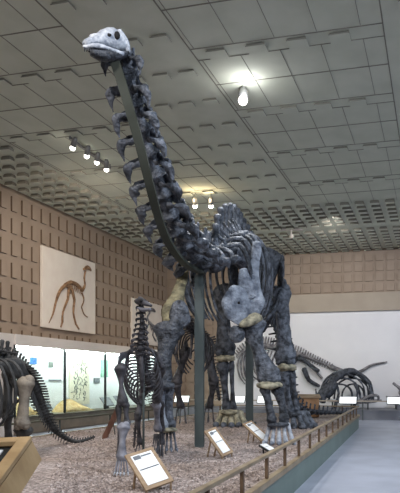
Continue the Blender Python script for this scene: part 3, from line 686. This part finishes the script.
# ---- hind limbs
for (hip, knee, ank, gx, gy, right) in ((P(281,289,15.0), P(285.5,361,15.1), P(292,412,15.25), 297, 15.3, True), (P(222,288,15.6), P(225,352,15.5), P(228,410,15.6), 231, 15.7, False)):
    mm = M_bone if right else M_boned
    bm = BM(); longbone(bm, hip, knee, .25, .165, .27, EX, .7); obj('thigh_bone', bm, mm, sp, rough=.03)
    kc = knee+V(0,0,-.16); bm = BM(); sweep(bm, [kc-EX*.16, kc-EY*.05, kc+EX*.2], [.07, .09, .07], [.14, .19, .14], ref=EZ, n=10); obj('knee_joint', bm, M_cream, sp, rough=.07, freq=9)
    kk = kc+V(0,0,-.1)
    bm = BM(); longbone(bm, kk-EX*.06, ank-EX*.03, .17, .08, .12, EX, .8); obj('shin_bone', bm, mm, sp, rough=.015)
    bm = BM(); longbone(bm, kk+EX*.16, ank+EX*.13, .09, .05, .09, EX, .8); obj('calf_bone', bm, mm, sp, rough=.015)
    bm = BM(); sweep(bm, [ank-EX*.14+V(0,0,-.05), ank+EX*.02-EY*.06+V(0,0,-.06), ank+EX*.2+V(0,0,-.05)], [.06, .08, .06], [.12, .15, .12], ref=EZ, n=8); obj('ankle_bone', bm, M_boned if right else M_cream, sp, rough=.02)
    spread_foot(sp, 'metatarsal', G(gx, gy, GZ), (-EY+EX*(.35 if right else .1)).normalized(), EX, .36, .34, .34, M_bone, M_bone if right else M_cream, r_=.26)
# ---- steel supports
ns = thing('neck_support', 'tall grey steel post with curved beam running up under the long neck', 'steel support', G(199.5, 10.75, GZ))
bm = BM(); p0 = G(199.5, 10.75, GZ); p1 = P(199.5, 275, 10.75); 
def hbeam(bm, p0, p1, w, t=.02):
    h = (p1-p0).length; c = (p0+p1)/2
    box(bm, c-EY*w*.5, (w, t, h), (EX, EY, EZ)); box(bm, c+EY*w*.5, (w, t, h), (EX, EY, EZ)); box(bm, c, (t, w, h), (EX, EY, EZ))
hbeam(bm, p0, p1, .15); obj('post', bm, M_steel, ns, smooth=False)
bm = BM(); BP = [P(115,62,7.72), P(121,80,7.8), P(127,100,7.88), P(133,121,7.98), P(139,142,8.1), P(145,166,8.28), P(151,190,8.5), P(158,216,8.85), P(167,240,9.25), P(180,259,9.75), P(193,269,10.3), P(203,273,10.75)]
strip(bm, BP, .115, .05, EX); obj('curved_beam', bm, M_beam, ns, smooth=False)
bm = BM(); strip(bm, [b+EY*.06+V(0,0,.03) for b in BP], .025, .08, EX); obj('beam_web', bm, M_beam, ns, smooth=False)
hs = thing('rear_post', 'dark grey steel post standing behind the giant skeleton near its hind legs', 'steel support', G(249.5, 16.6, GZ))
bm = BM(); hbeam(bm, G(249.5, 16.6, GZ), P(249.5, 268, 16.6), .2); obj('post', bm, M_steel, hs, smooth=False)
bm = BM(); box(bm, G(249.5, 16.6, GZ+.03), (.36,.36,.05), (EX, EY, EZ)); obj('foot_plate', bm, M_steel, hs, smooth=False)

# ================================================================== small upright skeleton facing the lens
jv = thing('juvenile_skeleton', 'small dark dinosaur skeleton facing forward beside the large label stand', 'dinosaur skeleton', G(142, 8.6, GZ))
HY = 7.65; k_ = HY/F
bm = BM(); sweep(bm, [P(137.5,302,HY+.06), P(141,301,HY), P(146,303.5,HY-.05), P(151,305.5,HY-.08)], [2.8*k_, 3.9*k_, 2.6*k_, 1.5*k_], [.045, .05, .04, .025], ref=EZ, n=10)
sweep(bm, [P(139,297.5,HY), P(145,300,HY-.03)], .012, n=6); c_ = obj('cranium', bm, M_juv, jv, rough=.01, freq=20)
bm = BM(); ball(bm, P(141.5,301,HY-.06), .022, seg=8); obj('eye_socket', bm, M_black, c_)
bm = BM(); sweep(bm, [P(139,308,HY+.03), P(144,310,HY), P(150,309,HY-.05)], [.018, .026, .015], [.04,.04,.025], ref=EZ, n=8); obj('lower_jaw', bm, M_juvl, jv, rough=.006, freq=20)
st, L = path([P(141,350,7.95), P(141,338,7.85), P(142,326,7.76), P(141.5,316,7.72), P(140,307,7.7)], 9)
for i, (p, T) in enumerate(st):
    U, S = frame(T, EY); bm = BM(); s = .07*(1-i/8)+.042; cervical(bm, p, T, U, S, L/8*.95, s); obj('neck_vertebra', bm, M_juv, jv)
st, L = path([P(141,349,7.95), P(142,356,8.15), P(143,366,8.5), P(146,377,8.95), P(150,386,9.4)], 13)
for i, (p, T) in enumerate(st):
    T = -T; U, S = frame(T, EZ+EY*.3); bm = BM(); dorsal(bm, p, T, U, S, L/12, .12, .12, .09); obj('back_vertebra', bm, M_juv, jv)
    if i < 12:
        w_ = .15+.10*math.sin(PI*(.1+.8*i/11)); h = .26+.16*math.sin(PI*(.1+.8*i/11))
        for q in (-1, 1):
            kx = S*q; bm = BM()
            sweep(bm, [p+kx*.05, p+kx*w_*.75+V(0,0,-.02), p+kx*w_+V(0,0,-h*.4), p+kx*w_*.92+V(0,0,-h*.75), p+kx*w_*.55+V(0,0,-h), p+kx*w_*.25+V(0,0,-h*1.05)], [.012,.014,.014,.013,.011,.007], n=6); obj('rib', bm, M_juv, jv)
bm = BM(); sweep(bm, [P(141,352,8.0), P(141.5,372,7.95), P(142,392,8.1)], [.03,.035,.02], [.02]*3, ref=EX, n=8); obj('breast_bone', bm, M_juv, jv)
for nm, pts in (('l', [P(133,349,8.15), P(127,354,7.95), P(121,357,7.75), P(119,364,7.65)]), ('r', [P(151,350,8.35), P(156,354,8.25), P(160,359,8.2), P(161,366,8.3)])):
    bm = BM(); sweep(bm, pts, [.03, .035, .055, .05], [.02]*4, ref=EZ, n=8); obj('shoulder_blade', bm, M_juv, jv, rough=.01)
bm = BM(); longbone(bm, P(120,366,7.6), P(122.5,404,7.55), .075, .032, .07, EX, .7); obj('upper_arm_bone', bm, M_juv, jv, rough=.01)
bm = BM(); longbone(bm, P(125.5,404,7.6), P(127,424,7.6), .05, .025, .05, EX, .7); obj('elbow_bone', bm, M_juv, jv, rough=.01)
bm = BM(); longbone(bm, P(123.5,425,7.5), P(121.5,459,7.45), .085, .038, .07, EX, .8); obj('forearm_bone', bm, M_juvl, jv, rough=.01)
bm = BM(); longbone(bm, P(118.5,405,7.6), P(119.5,458,7.55), .04, .02, .035, EX, .8); obj('forearm_bone', bm, M_juv, jv, rough=.006)
spread_foot(jv, 'metacarpal', G(122, 7.45, GZ), (-EY).normalized(), EX, .075, .22, .06, M_skull, M_juvl)
bm = BM(); longbone(bm, P(160,367,8.35), P(156.5,401,8.75), .08, .035, .075, EX, .7); obj('upper_arm_bone', bm, M_juv, jv, rough=.01)
bm = BM(); longbone(bm, P(156,403,8.8), P(158,430,9.1), .075, .045, .065, EX, .8); obj('forearm_bone', bm, M_juvl, jv, rough=.01)
bm = BM(); longbone(bm, P(161,403,8.85), P(162,430,9.15), .05, .03, .05, EX, .8); obj('forearm_bone', bm, M_juv, jv, rough=.01)
spread_foot(jv, 'metacarpal', G(157.5, 9.2, GZ), (-EY).normalized(), EX, .075, .36, .05, M_juv, M_juv)
for q in (-1, 1):
    h0 = P(151, 388, 9.45)+EX*q*.12; kn = h0+V(0,0,-.42)-EY*.15+EX*q*.05; an = V(kn.x, kn.y, GZ+.2)+EY*.15
    bm = BM(); longbone(bm, h0, kn, .06, .035, .06, EX, .7); obj('thigh_bone', bm, M_juv, jv)
    bm = BM(); longbone(bm, kn, an, .055, .028, .05, EX, .7); obj('shin_bone', bm, M_juv, jv)
    spread_foot(jv, 'metatarsal', V(an.x, an.y, GZ), (-EY).normalized(), EX, .06, .18, .08, M_juv, M_juv, toes=3)
    bm = BM(); sweep(bm, [h0-EY*.12+V(0,0,.02), h0+V(0,0,.05), h0+EY*.16], [.03,.07,.03], [.015]*3, ref=EZ, n=8); obj('hip_blade', bm, M_juv, jv)
st, L = path([P(150,387,9.5), P(145,394,9.75), P(139,407,9.9), P(136,424,10.0), P(134.5,440,10.05), G(134, 10.3, GZ+.06)], 22)
for i, (p, T) in enumerate(st):
    U, S = frame(-T, EZ+EY*.3+EX*.3); bm = BM(); caudal(bm, p, -T, U, S, L/21, .075*(1-i/22)+.02); obj('tail_vertebra', bm, M_juv, jv)
sr = thing('support_rod', 'thin vertical metal rod holding up the small forward-facing skeleton', 'metal rod', G(143.5, 8.3, GZ))
bm = BM(); sweep(bm, [G(143.5, 8.3, GZ), P(143.5, 362, 8.3)], .016, n=8, sub=1, cap=False); obj('rod', bm, M_steel, sr)
bm = BM(); cyl(bm, G(143.5, 8.3, GZ), G(143.5, 8.3, GZ+.03), .09); obj('base', bm, M_steel, sr, smooth=False)

# ================================================================== dark two-legged skeleton behind the front legs
bk = thing('bipedal_skeleton', 'dark two-legged dinosaur skeleton half hidden behind the front legs of the giant', 'dinosaur skeleton', G(195, 17, GZ))
YB = 16.8
def spine_parts(root, pts, n, s0, s1, m, fn='caudal', name='tail_vertebra', up=EZ, chev=True, hgt=1.3):
    st, L = path(pts, n)
    for i, (p, T) in enumerate(st):
        f = i/(n-1); U, S = frame(-T, up); bm = BM(); s = s0*(1-f)+s1*f
        if fn == 'dorsal': dorsal(bm, p, -T, U, S, L/(n-1), s, s*1.1, s*.8)
        else: caudal(bm, p, -T, U, S, L/(n-1), s, chev=chev, up=hgt)
        obj(name, bm, m, root)
    return st
stb = spine_parts(bk, [P(184,322,15.4), P(190,329,15.8), P(197,334,16.3), P(203,340,16.9)], 10, .2, .22, M_juv, 'dorsal', 'back_vertebra')
for i, (p, T) in enumerate(stb[:8]):
    U, S = frame(T, EZ)
    for q in (-1, 1):
        kx = S*q; bm = BM(); h = .75+.35*math.sin(PI*i/7)
        sweep(bm, [p+kx*.08, p+kx*.3+V(0,0,-.05), p+kx*.4+V(0,0,-h*.4), p+kx*.34+V(0,0,-h*.8), p+kx*.2+V(0,0,-h)], [.03,.035,.035,.03,.02], [.02]*5, ref=T, n=6); obj('rib', bm, M_juv, bk)
spine_parts(bk, [P(203,340,16.9), P(208,350,17.3), P(212,364,17.6), P(216,382,17.8), P(219,398,18.0)], 20, .26, .1, M_juv, up=EZ*.3+EX)
spine_parts(bk, [P(184,322,15.4), P(180,314,15.1), P(179,303,14.9), P(182,295,14.8)], 7, .16, .1, M_juv, 'dorsal', 'neck_vertebra', up=EY)
bm = BM(); sweep(bm, [P(184,292,14.9), P(180,292,14.7), P(175,295,14.5)], [.1,.12,.06], [.1,.1,.06], ref=EZ, n=8); obj('skull', bm, M_juv, bk, rough=.02)
for pts in (((186,350,16.2), (176,384,16.3), (181,407,16.6), (178,415,16.4)), ((205,346,16.9), (214,382,16.7), (209,407,17.0), (210,416,16.8))):
    a, b, c, d = [P(*q) for q in pts]
    bm = BM(); longbone(bm, a, b, .16, .09, .15, EX, .8); obj('thigh_bone', bm, M_juv, bk, rough=.01)
    bm = BM(); longbone(bm, b, c, .14, .07, .12, EX, .8); obj('shin_bone', bm, M_juv, bk, rough=.01)
    spread_foot(bk, 'metatarsal', V(c.x, c.y, GZ), (-EY).normalized(), EX, .14, c.z-GZ, .2, M_juv, M_juv, toes=3)
    bm = BM(); sweep(bm, [a-EY*.3+V(0,0,.08), a+V(0,0,.12), a+EY*.35+V(0,0,.05)], [.06,.16,.06], [.03]*3, ref=EZ, n=8); obj('hip_blade', bm, M_juv, bk)
for s in ((178, 330, 15.6), (192, 335, 15.9)):
    bm = BM(); a = P(*s); sweep(bm, [a, a+V(0,0,-.35)-EY*.1, a+V(0,0,-.6)-EY*.3], [.05,.03,.04], n=6); obj('arm_bone', bm, M_juv, bk)

# ================================================================== stocky skeleton at the left edge, tail trailing to the right
lf = thing('stocky_skeleton', 'dark stocky dinosaur skeleton cut by the left edge, its tail trailing onto the gravel', 'dinosaur skeleton', G(20, 9.5, GZ))
sl = spine_parts(lf, [P(-52,366,7.7), P(-36,361,8.1), P(-20,359,8.6), P(-6,360,9.0), P(6,362,9.3)], 13, .20, .2, M_tail, 'dorsal', 'back_vertebra')
for i, (p, T) in list(enumerate(sl))[0:12:2]:
    U, S = frame(T, EZ)
    for q in (-1, 1):
        kx = S*q; bm = BM(); h = .65+.35*math.sin(PI*i/10)
        sweep(bm, [p+kx*.06, p+kx*.28+V(0,0,-.03), p+kx*.40+V(0,0,-h*.4)+T*.05, p+kx*.36+V(0,0,-h*.8)+T*.1, p+kx*.2+V(0,0,-h)+T*.12], [.02,.03,.032,.03,.02], [.02]*5, ref=T, n=6); obj('rib', bm, M_tail, lf)
spine_parts(lf, [P(7,362,9.3), P(17,366,9.5), P(26,374,9.75), P(33,385,10.0), P(38,397,10.3), P(44,412,10.6), P(53,427,10.9), P(64,437,11.2), P(78,441.5,11.5), G(93,11.9,GZ+.07)], 42, .27, .045, M_tail, hgt=.85)
bm = BM(); longbone(bm, P(26,380,8.9), P(22,426,8.9), .13, .075, .12, EX, .8); obj('thigh_bone', bm, M_femur, lf, rough=.015)['label'] = 'pale brown thigh bone'
bm = BM(); sweep(bm, [P(19,430,9.1), P(23,432,9.05), P(28,430,9.15)], [.06,.08,.06], [.09]*3, ref=EZ, n=8); obj('knee_joint', bm, M_tail, lf, rough=.02)
bm = BM(); longbone(bm, P(23,434,9.15), G(22, 9.35, GZ+.12), .1, .06, .09, EX, .8); obj('shin_bone', bm, M_tail, lf)
spread_foot(lf, 'metatarsal', G(22, 9.35, GZ), (-EX).normalized(), EY, .12, .12, .15, M_tail, M_tail, toes=3)
bm = BM(); sweep(bm, [P(0,364,9.0), P(9,366,9.1), P(19,369,9.2), P(27,376,9.4)], [.06,.13,.14,.06], [.04]*4, ref=EZ, n=10); obj('hip_blade', bm, M_tail, lf, rough=.02)
bm = BM(); sweep(bm, [P(12,380,9.2), P(18,392,9.3), P(23,401,9.5)], [.04,.03,.02], n=8); obj('pubis', bm, M_tail, lf)
bm = BM(); longbone(bm, P(9,372,9.7), P(7,412,9.7), .12, .07, .11, EX, .8); obj('thigh_bone', bm, M_tail, lf)
bm = BM(); longbone(bm, P(7,413,9.7), G(9, 9.9, GZ+.12), .1, .055, .09, EX, .8); obj('shin_bone', bm, M_tail, lf)
spread_foot(lf, 'metatarsal', G(9, 9.9, GZ), (-EX).normalized(), EY, .12, .12, .15, M_tail, M_tail, toes=3)
for x, Y in ((-30, 7.9), (-22, 8.6)):
    a = P(x, 380, Y); bm = BM(); longbone(bm, a, V(a.x, a.y, 1.05), .09, .05, .08, EX, .8); obj('upper_arm_bone', bm, M_tail, lf)
    bm = BM(); longbone(bm, V(a.x, a.y, 1.05), V(a.x, a.y, GZ+.08), .08, .045, .07, EX, .8); obj('forearm_bone', bm, M_tail, lf)
    spread_foot(lf, 'metacarpal', V(a.x, a.y, GZ), (-EX).normalized(), EY, .09, .1, .1, M_tail, M_tail, toes=3)

# ================================================================== boards with mounted skeletons on the left wall
def WL(px, py, u=UL+.16):
    r = (px-CX)/F; v = (-u)*(r*SA+CA)/(SA-r*CA); Y = -u*SA+v*CA
    return V(u, v, EYE+(CY-py)/F*Y)
def board(name, label, v0, v1, z0, z1):
    bm = BM(); box(bm, (UL+.08, (v0+v1)/2, (z0+z1)/2), (.10, v1-v0, z1-z0), bev=.01)
    return tag(obj(name, bm, M_board, smooth=False, origin=(UL+.08, (v0+v1)/2, z0)), label, 'wall board')
board('mounting_board', 'large pale board high on the left wall behind a brown mounted skeleton', 18.1, 21.4, 3.4, 6.12)
board('mounting_board', 'smaller pale board on the left wall behind the small forward-facing skeleton', 24.4, 27.4, 3.25, 5.2)
ms = thing('mounted_skeleton', 'brown two-legged skeleton with upright neck mounted on the large pale board', 'dinosaur skeleton', WL(72, 305))
def ws(name, pts, ra, m=M_brown, root=None, un=UL+.17, n=8, rough=.01):
    bm = BM(); sweep(bm, [WL(x, y, un) for x, y in pts], [r*.72 for r in ra], n=n); return obj(name, bm, m, root, rough=rough, freq=9)
ws('skull', [(84,269.5),(87.5,267.5),(91,270.5)], [.07,.11,.05], root=ms)
ws('neck', [(85.5,271),(84.3,278),(85,285),(82,291)], [.04,.045,.05,.08], root=ms)
ws('backbone', [(82,290),(77,285),(71,282.5),(66,284.5)], [.08,.1,.11,.09], root=ms)
ws('tail', [(66,284.5),(60,291),(56,302),(53,314),(49,323)], [.09,.075,.055,.04,.02], root=ms)
for i in range(8):
    x = 68.5+i*1.75; y = 284+abs(i-3)*.5; ws('rib', [(x,y),(x+.8,y+4),(x+2.2,y+8.5)], [.02,.022,.012], root=ms, un=UL+.2)
ws('hip_blade', [(66,286),(70,287),(73,290)], [.06,.1,.05], root=ms)
for pts in (((69,288),(68,299),(63,312),(62.5,322),(61,327)), ((72,289),(74.5,300),(73.5,313),(76,324),(79,329))):
    ws('thigh_bone', pts[:2], [.08,.06], root=ms); ws('shin_bone', pts[1:4], [.06,.045,.05], root=ms); ws('foot', pts[3:], [.05,.04], root=ms)
ws('arm', [(82,293),(84,300),(81.5,307)], [.045,.03,.03], root=ms); ws('arm', [(81.5,307),(84,314),(87.5,317)], [.03,.03,.03], root=ms)
ms2 = thing('mounted_skeleton', 'small dark mounted skeleton on the smaller wall board beside the giant foreleg', 'dinosaur skeleton', WL(152, 325))
ws('skull', [(149,311),(152,309.5),(155,311.5)], [.08,.12,.06], M_grey, ms2)
ws('neck', [(150,312.5),(147.5,317),(149,322)], [.05,.05,.06], M_grey, ms2); ws('backbone', [(149,322),(153,326),(157,327)], [.09,.1,.08], M_grey, ms2)
ws('arm', [(149,324),(146,329),(149,333)], [.04,.03,.03], M_grey, ms2); ws('leg', [(155,328),(153,335),(156,341)], [.07,.05,.05], M_grey, ms2)
for i in range(5): ws('rib', [(150.5+i*1.2,324+i*.4),(151+i*1.2,328+i*.3),(152+i*1.2,331)], [.02,.025,.015], M_grey, ms2, un=UL+.2)

# ================================================================== skeleton mounted on the white back wall
def WB(px, py, v=VB-.14):
    r = (px-CX)/F; u = v*(r*CA-SA)/(CA+r*SA); Y = -u*SA+v*CA
    return V(u, v, EYE+(CY-py)/F*Y)
rl = thing('wall_skeleton', 'long dark skeleton mounted on the white back wall, tail sweeping to the right', 'dinosaur skeleton', WB(300, 370))
def wb(name, pts, ra, m=M_grey, v=VB-.16, n=8):
    bm = BM(); sweep(bm, [WB(x, y, v) for x, y in pts], ra, n=n); return obj(name, bm, m, rl, rough=.015, freq=5)
st, L = path([WB(238,356), WB(246,349), WB(258,345), WB(272,347), WB(286,351), WB(300,354.5), WB(315,360), WB(331,367)], 40)
for i, (p, T) in enumerate(st):
    U, S = frame(T, EZ); bm = BM(); s = .13+.08*math.sin(PI*min(1, i/30))-.004*max(0, i-26)
    sweep(bm, [p-T*L/88, p+T*L/88], s*.6, n=8); sweep(bm, [p, p+U*s*2.0], [.035,.03], [.03]*2, ref=T, n=6)
    if i > 20: sweep(bm, [p, p-U*s*1.6-T*.03], [.03,.02], n=6)
    obj('vertebra', bm, M_grey, rl)
st, L = path([WB(331,367), WB(342,371), WB(352,373.5), WB(361,371), WB(372,365), WB(386,362)], 30)
for i, (p, T) in enumerate(st):
    bm = BM(); s = .10*(1-i/32)+.02; sweep(bm, [p-T*L/62, p+T*L/62], s, n=8); obj('tail_vertebra', bm, M_grey, rl)
for i in range(12):
    x = 241+i*3.1; y = 353-math.sin(PI*i/11)*5; wb('rib', [(x,y),(x-3.5,y+11),(x-1.5,y+23+4*math.sin(i*.6)),(x+4,y+31)], [.03,.045,.04,.02], v=VB-.2)
wb('thigh_bone', [(296,357),(291,366),(285,376)], [.16,.09,.13], m=M_boned); wb('shin_bone', [(285,377),(289,384),(296,394)], [.12,.07,.09], m=M_boned)
wb('thigh_bone', [(299,357),(309,364),(318,371)], [.15,.08,.1], m=M_boned, v=VB-.3); wb('shin_bone', [(304,369),(309,380),(319,386)], [.12,.1,.07], m=M_boned, v=VB-.24)
wb('hip_blade', [(290,354),(298,356),(307,356)], [.07,.16,.07]); wb('ischium', [(300,358),(312,368),(322,378)], [.06,.045,.06])
wb('foot', [(294,393),(300,397),(305,398)], [.1,.08,.04], m=M_boned)

# ================================================================== domed skeleton on the far platform
dm = thing('domed_skeleton', 'dark dome-shaped ribbed fossil skeleton standing on the far platform before the white wall', 'fossil skeleton', G(346, 26.7, .4))
cX = (347-CX)/F*26.9
for i in range(11):
    f = (i-5)/5; hw = 1.12*math.sqrt(max(.12, 1-f*f*.8)); hh = 1.22*math.sqrt(max(.15, 1-f*f*.75))
    pts = []
    for k in range(9):
        a = PI*k/8; pts.append(W(cX+f*.35+hw*math.cos(a)*(1 if math.cos(a) < 0 else 1), 26.9+f*.75, .85+hh*math.sin(a)**.8 if 0 < k < 8 else .82))
    bm = BM(); sweep(bm, pts, [.05]+[.07+.03*math.sin(i*2.1)]*2+[.10]*3+[.08+.02*math.cos(i)]*2+[.05], [.04]*9, ref=EY, n=6); obj('rib', bm, M_bone if i % 3 else M_boned, dm, rough=.02)
bm = BM(); sweep(bm, [W(cX-1.0, 26.0, 1.0), W(cX-.75, 26.0, 1.55), W(cX-.2, 26.0, 1.98), W(cX+.35, 26.05, 1.95), W(cX+.8, 26.1, 1.5)], [.05,.12,.13,.10,.05], [.06]*5, ref=EZ, n=10); obj('shell_plate', bm, M_boned, dm, rough=.06, freq=4)
bm = BM(); sweep(bm, [W(cX-.4, 26.1, 1.72), W(cX, 26.8, 2.1), W(cX+.3, 27.6, 1.75)], [.14,.17,.14], [.06]*3, ref=EX, n=8); obj('back_ridge', bm, M_boned, dm)
bm = BM(); sweep(bm, [W(cX-.65, 26.0, 1.5), W(cX-.9, 25.95, 1.2), W(cX-1.15, 25.9, .95), W(cX-1.1, 25.85, .75)], [.22,.28,.22,.12], [.2]*4, ref=EX, n=10)
sweep(bm, [W(cX-1.0, 25.9, 1.3), W(cX-1.35, 25.8, 1.05), W(cX-1.42, 25.8, 1.25)], [.09,.06,.02], n=6); obj('skull', bm, M_boned, dm, rough=.05, freq=5)
for s, z in ((-.55, 1.0), (.25, 1.0)):
    bm = BM(); sweep(bm, [W(cX+s, 26.2, 1.5), W(cX+s+.1, 26.0, 1.1), W(cX+s-.05, 26.05, .5)], [.08,.05,.08], n=8); obj('leg', bm, M_boned, dm, rough=.02)
bm = BM(); sweep(bm, [W(cX+.45, 26.1, .72), W(cX+.8, 25.95, .95), W(cX+1.15, 25.95, 1.0), W(cX+1.2, 25.95, .82), W(cX+.9, 25.95, .7)], [.1,.07,.06,.05,.03], n=8); obj('flipper', bm, M_grey, dm)
bm = BM(); sweep(bm, [W(cX-.9, 26.1, .78), W(cX, 26.1, .72), W(cX+.9, 26.1, .74), W(cX+1.35, 26.05, .8)], [.05,.07,.08,.03], [.12]*4, ref=EZ, n=8); obj('flipper', bm, M_grey, dm)
for x in (-.7, .1, .8):
    bm = BM(); cyl(bm, W(cX+x, 26.15, .4), W(cX+x, 26.15, .75), .03); obj('mount_rod', bm, M_steel, dm)
# horned skull at the right edge
hk = thing('horned_skull', 'grey wedge-shaped horned skull at the right edge on the far platform', 'fossil skull', G(402, 26.4, .4))
b = W((404-CX)/F*26.4, 26.4, 0)
bm = BM(); sweep(bm, [b+EX*-.1+V(0,0,1.35), b+EX*.15+V(0,0,1.25), b+EX*.7+V(0,0,1.2)], [.3,.42,.3], [.05,.08,.08], ref=EZ, n=10)
sweep(bm, [b-EX*.45+V(0,0,1.5), b-EX*.2+V(0,0,1.3), b+EX*.2+V(0,0,1.0)], [.05,.07,.1], [.04,.05,.06], ref=EZ, n=8); obj('frill', bm, M_grey, hk, rough=.03)
bm = BM(); sweep(bm, [b+EX*.4+V(0,0,.95), b+V(0,0,.85)-EY*.2, b-EX*.5+V(0,0,.84)-EY*.3, b-EX*.8+V(0,0,.95)-EY*.3], [.25,.17,.1,.02], [.2,.16,.1,.02], ref=EZ, n=10); obj('snout', bm, M_grey, hk, rough=.03)
bm = BM(); box(bm, b+EX*.1+V(0,0,.55), (.9,.5,.3), (EX, EY, EZ), bev=.02); obj('plinth', bm, M_rug, hk, smooth=False)

# ------------------------------------------------------------------ camera
cam = bpy.data.cameras.new('camera'); co = bpy.data.objects.new('camera', cam); C.objects.link(co)
co.location = (0, 0, EYE); co.rotation_euler = (PI/2, 0, A)
cam.sensor_fit = 'VERTICAL'; cam.sensor_height = 24.0; cam.lens = F/493*24.0
cam.shift_x = (200-CX)/493; cam.shift_y = (CY-246.5)/493; cam.clip_end = 200
sc = bpy.context.scene; sc.camera = co
vs = sc.view_settings; vs.view_transform = 'Standard'; vs.look = 'None'; vs.gamma = 1; vs.use_curve_mapping = False; vs.exposure = 0
sc.cycles.max_bounces = 8; sc.cycles.diffuse_bounces = 4; sc.cycles.transparent_max_bounces = 12
try: sc.cycles.use_denoising = True
except Exception: pass
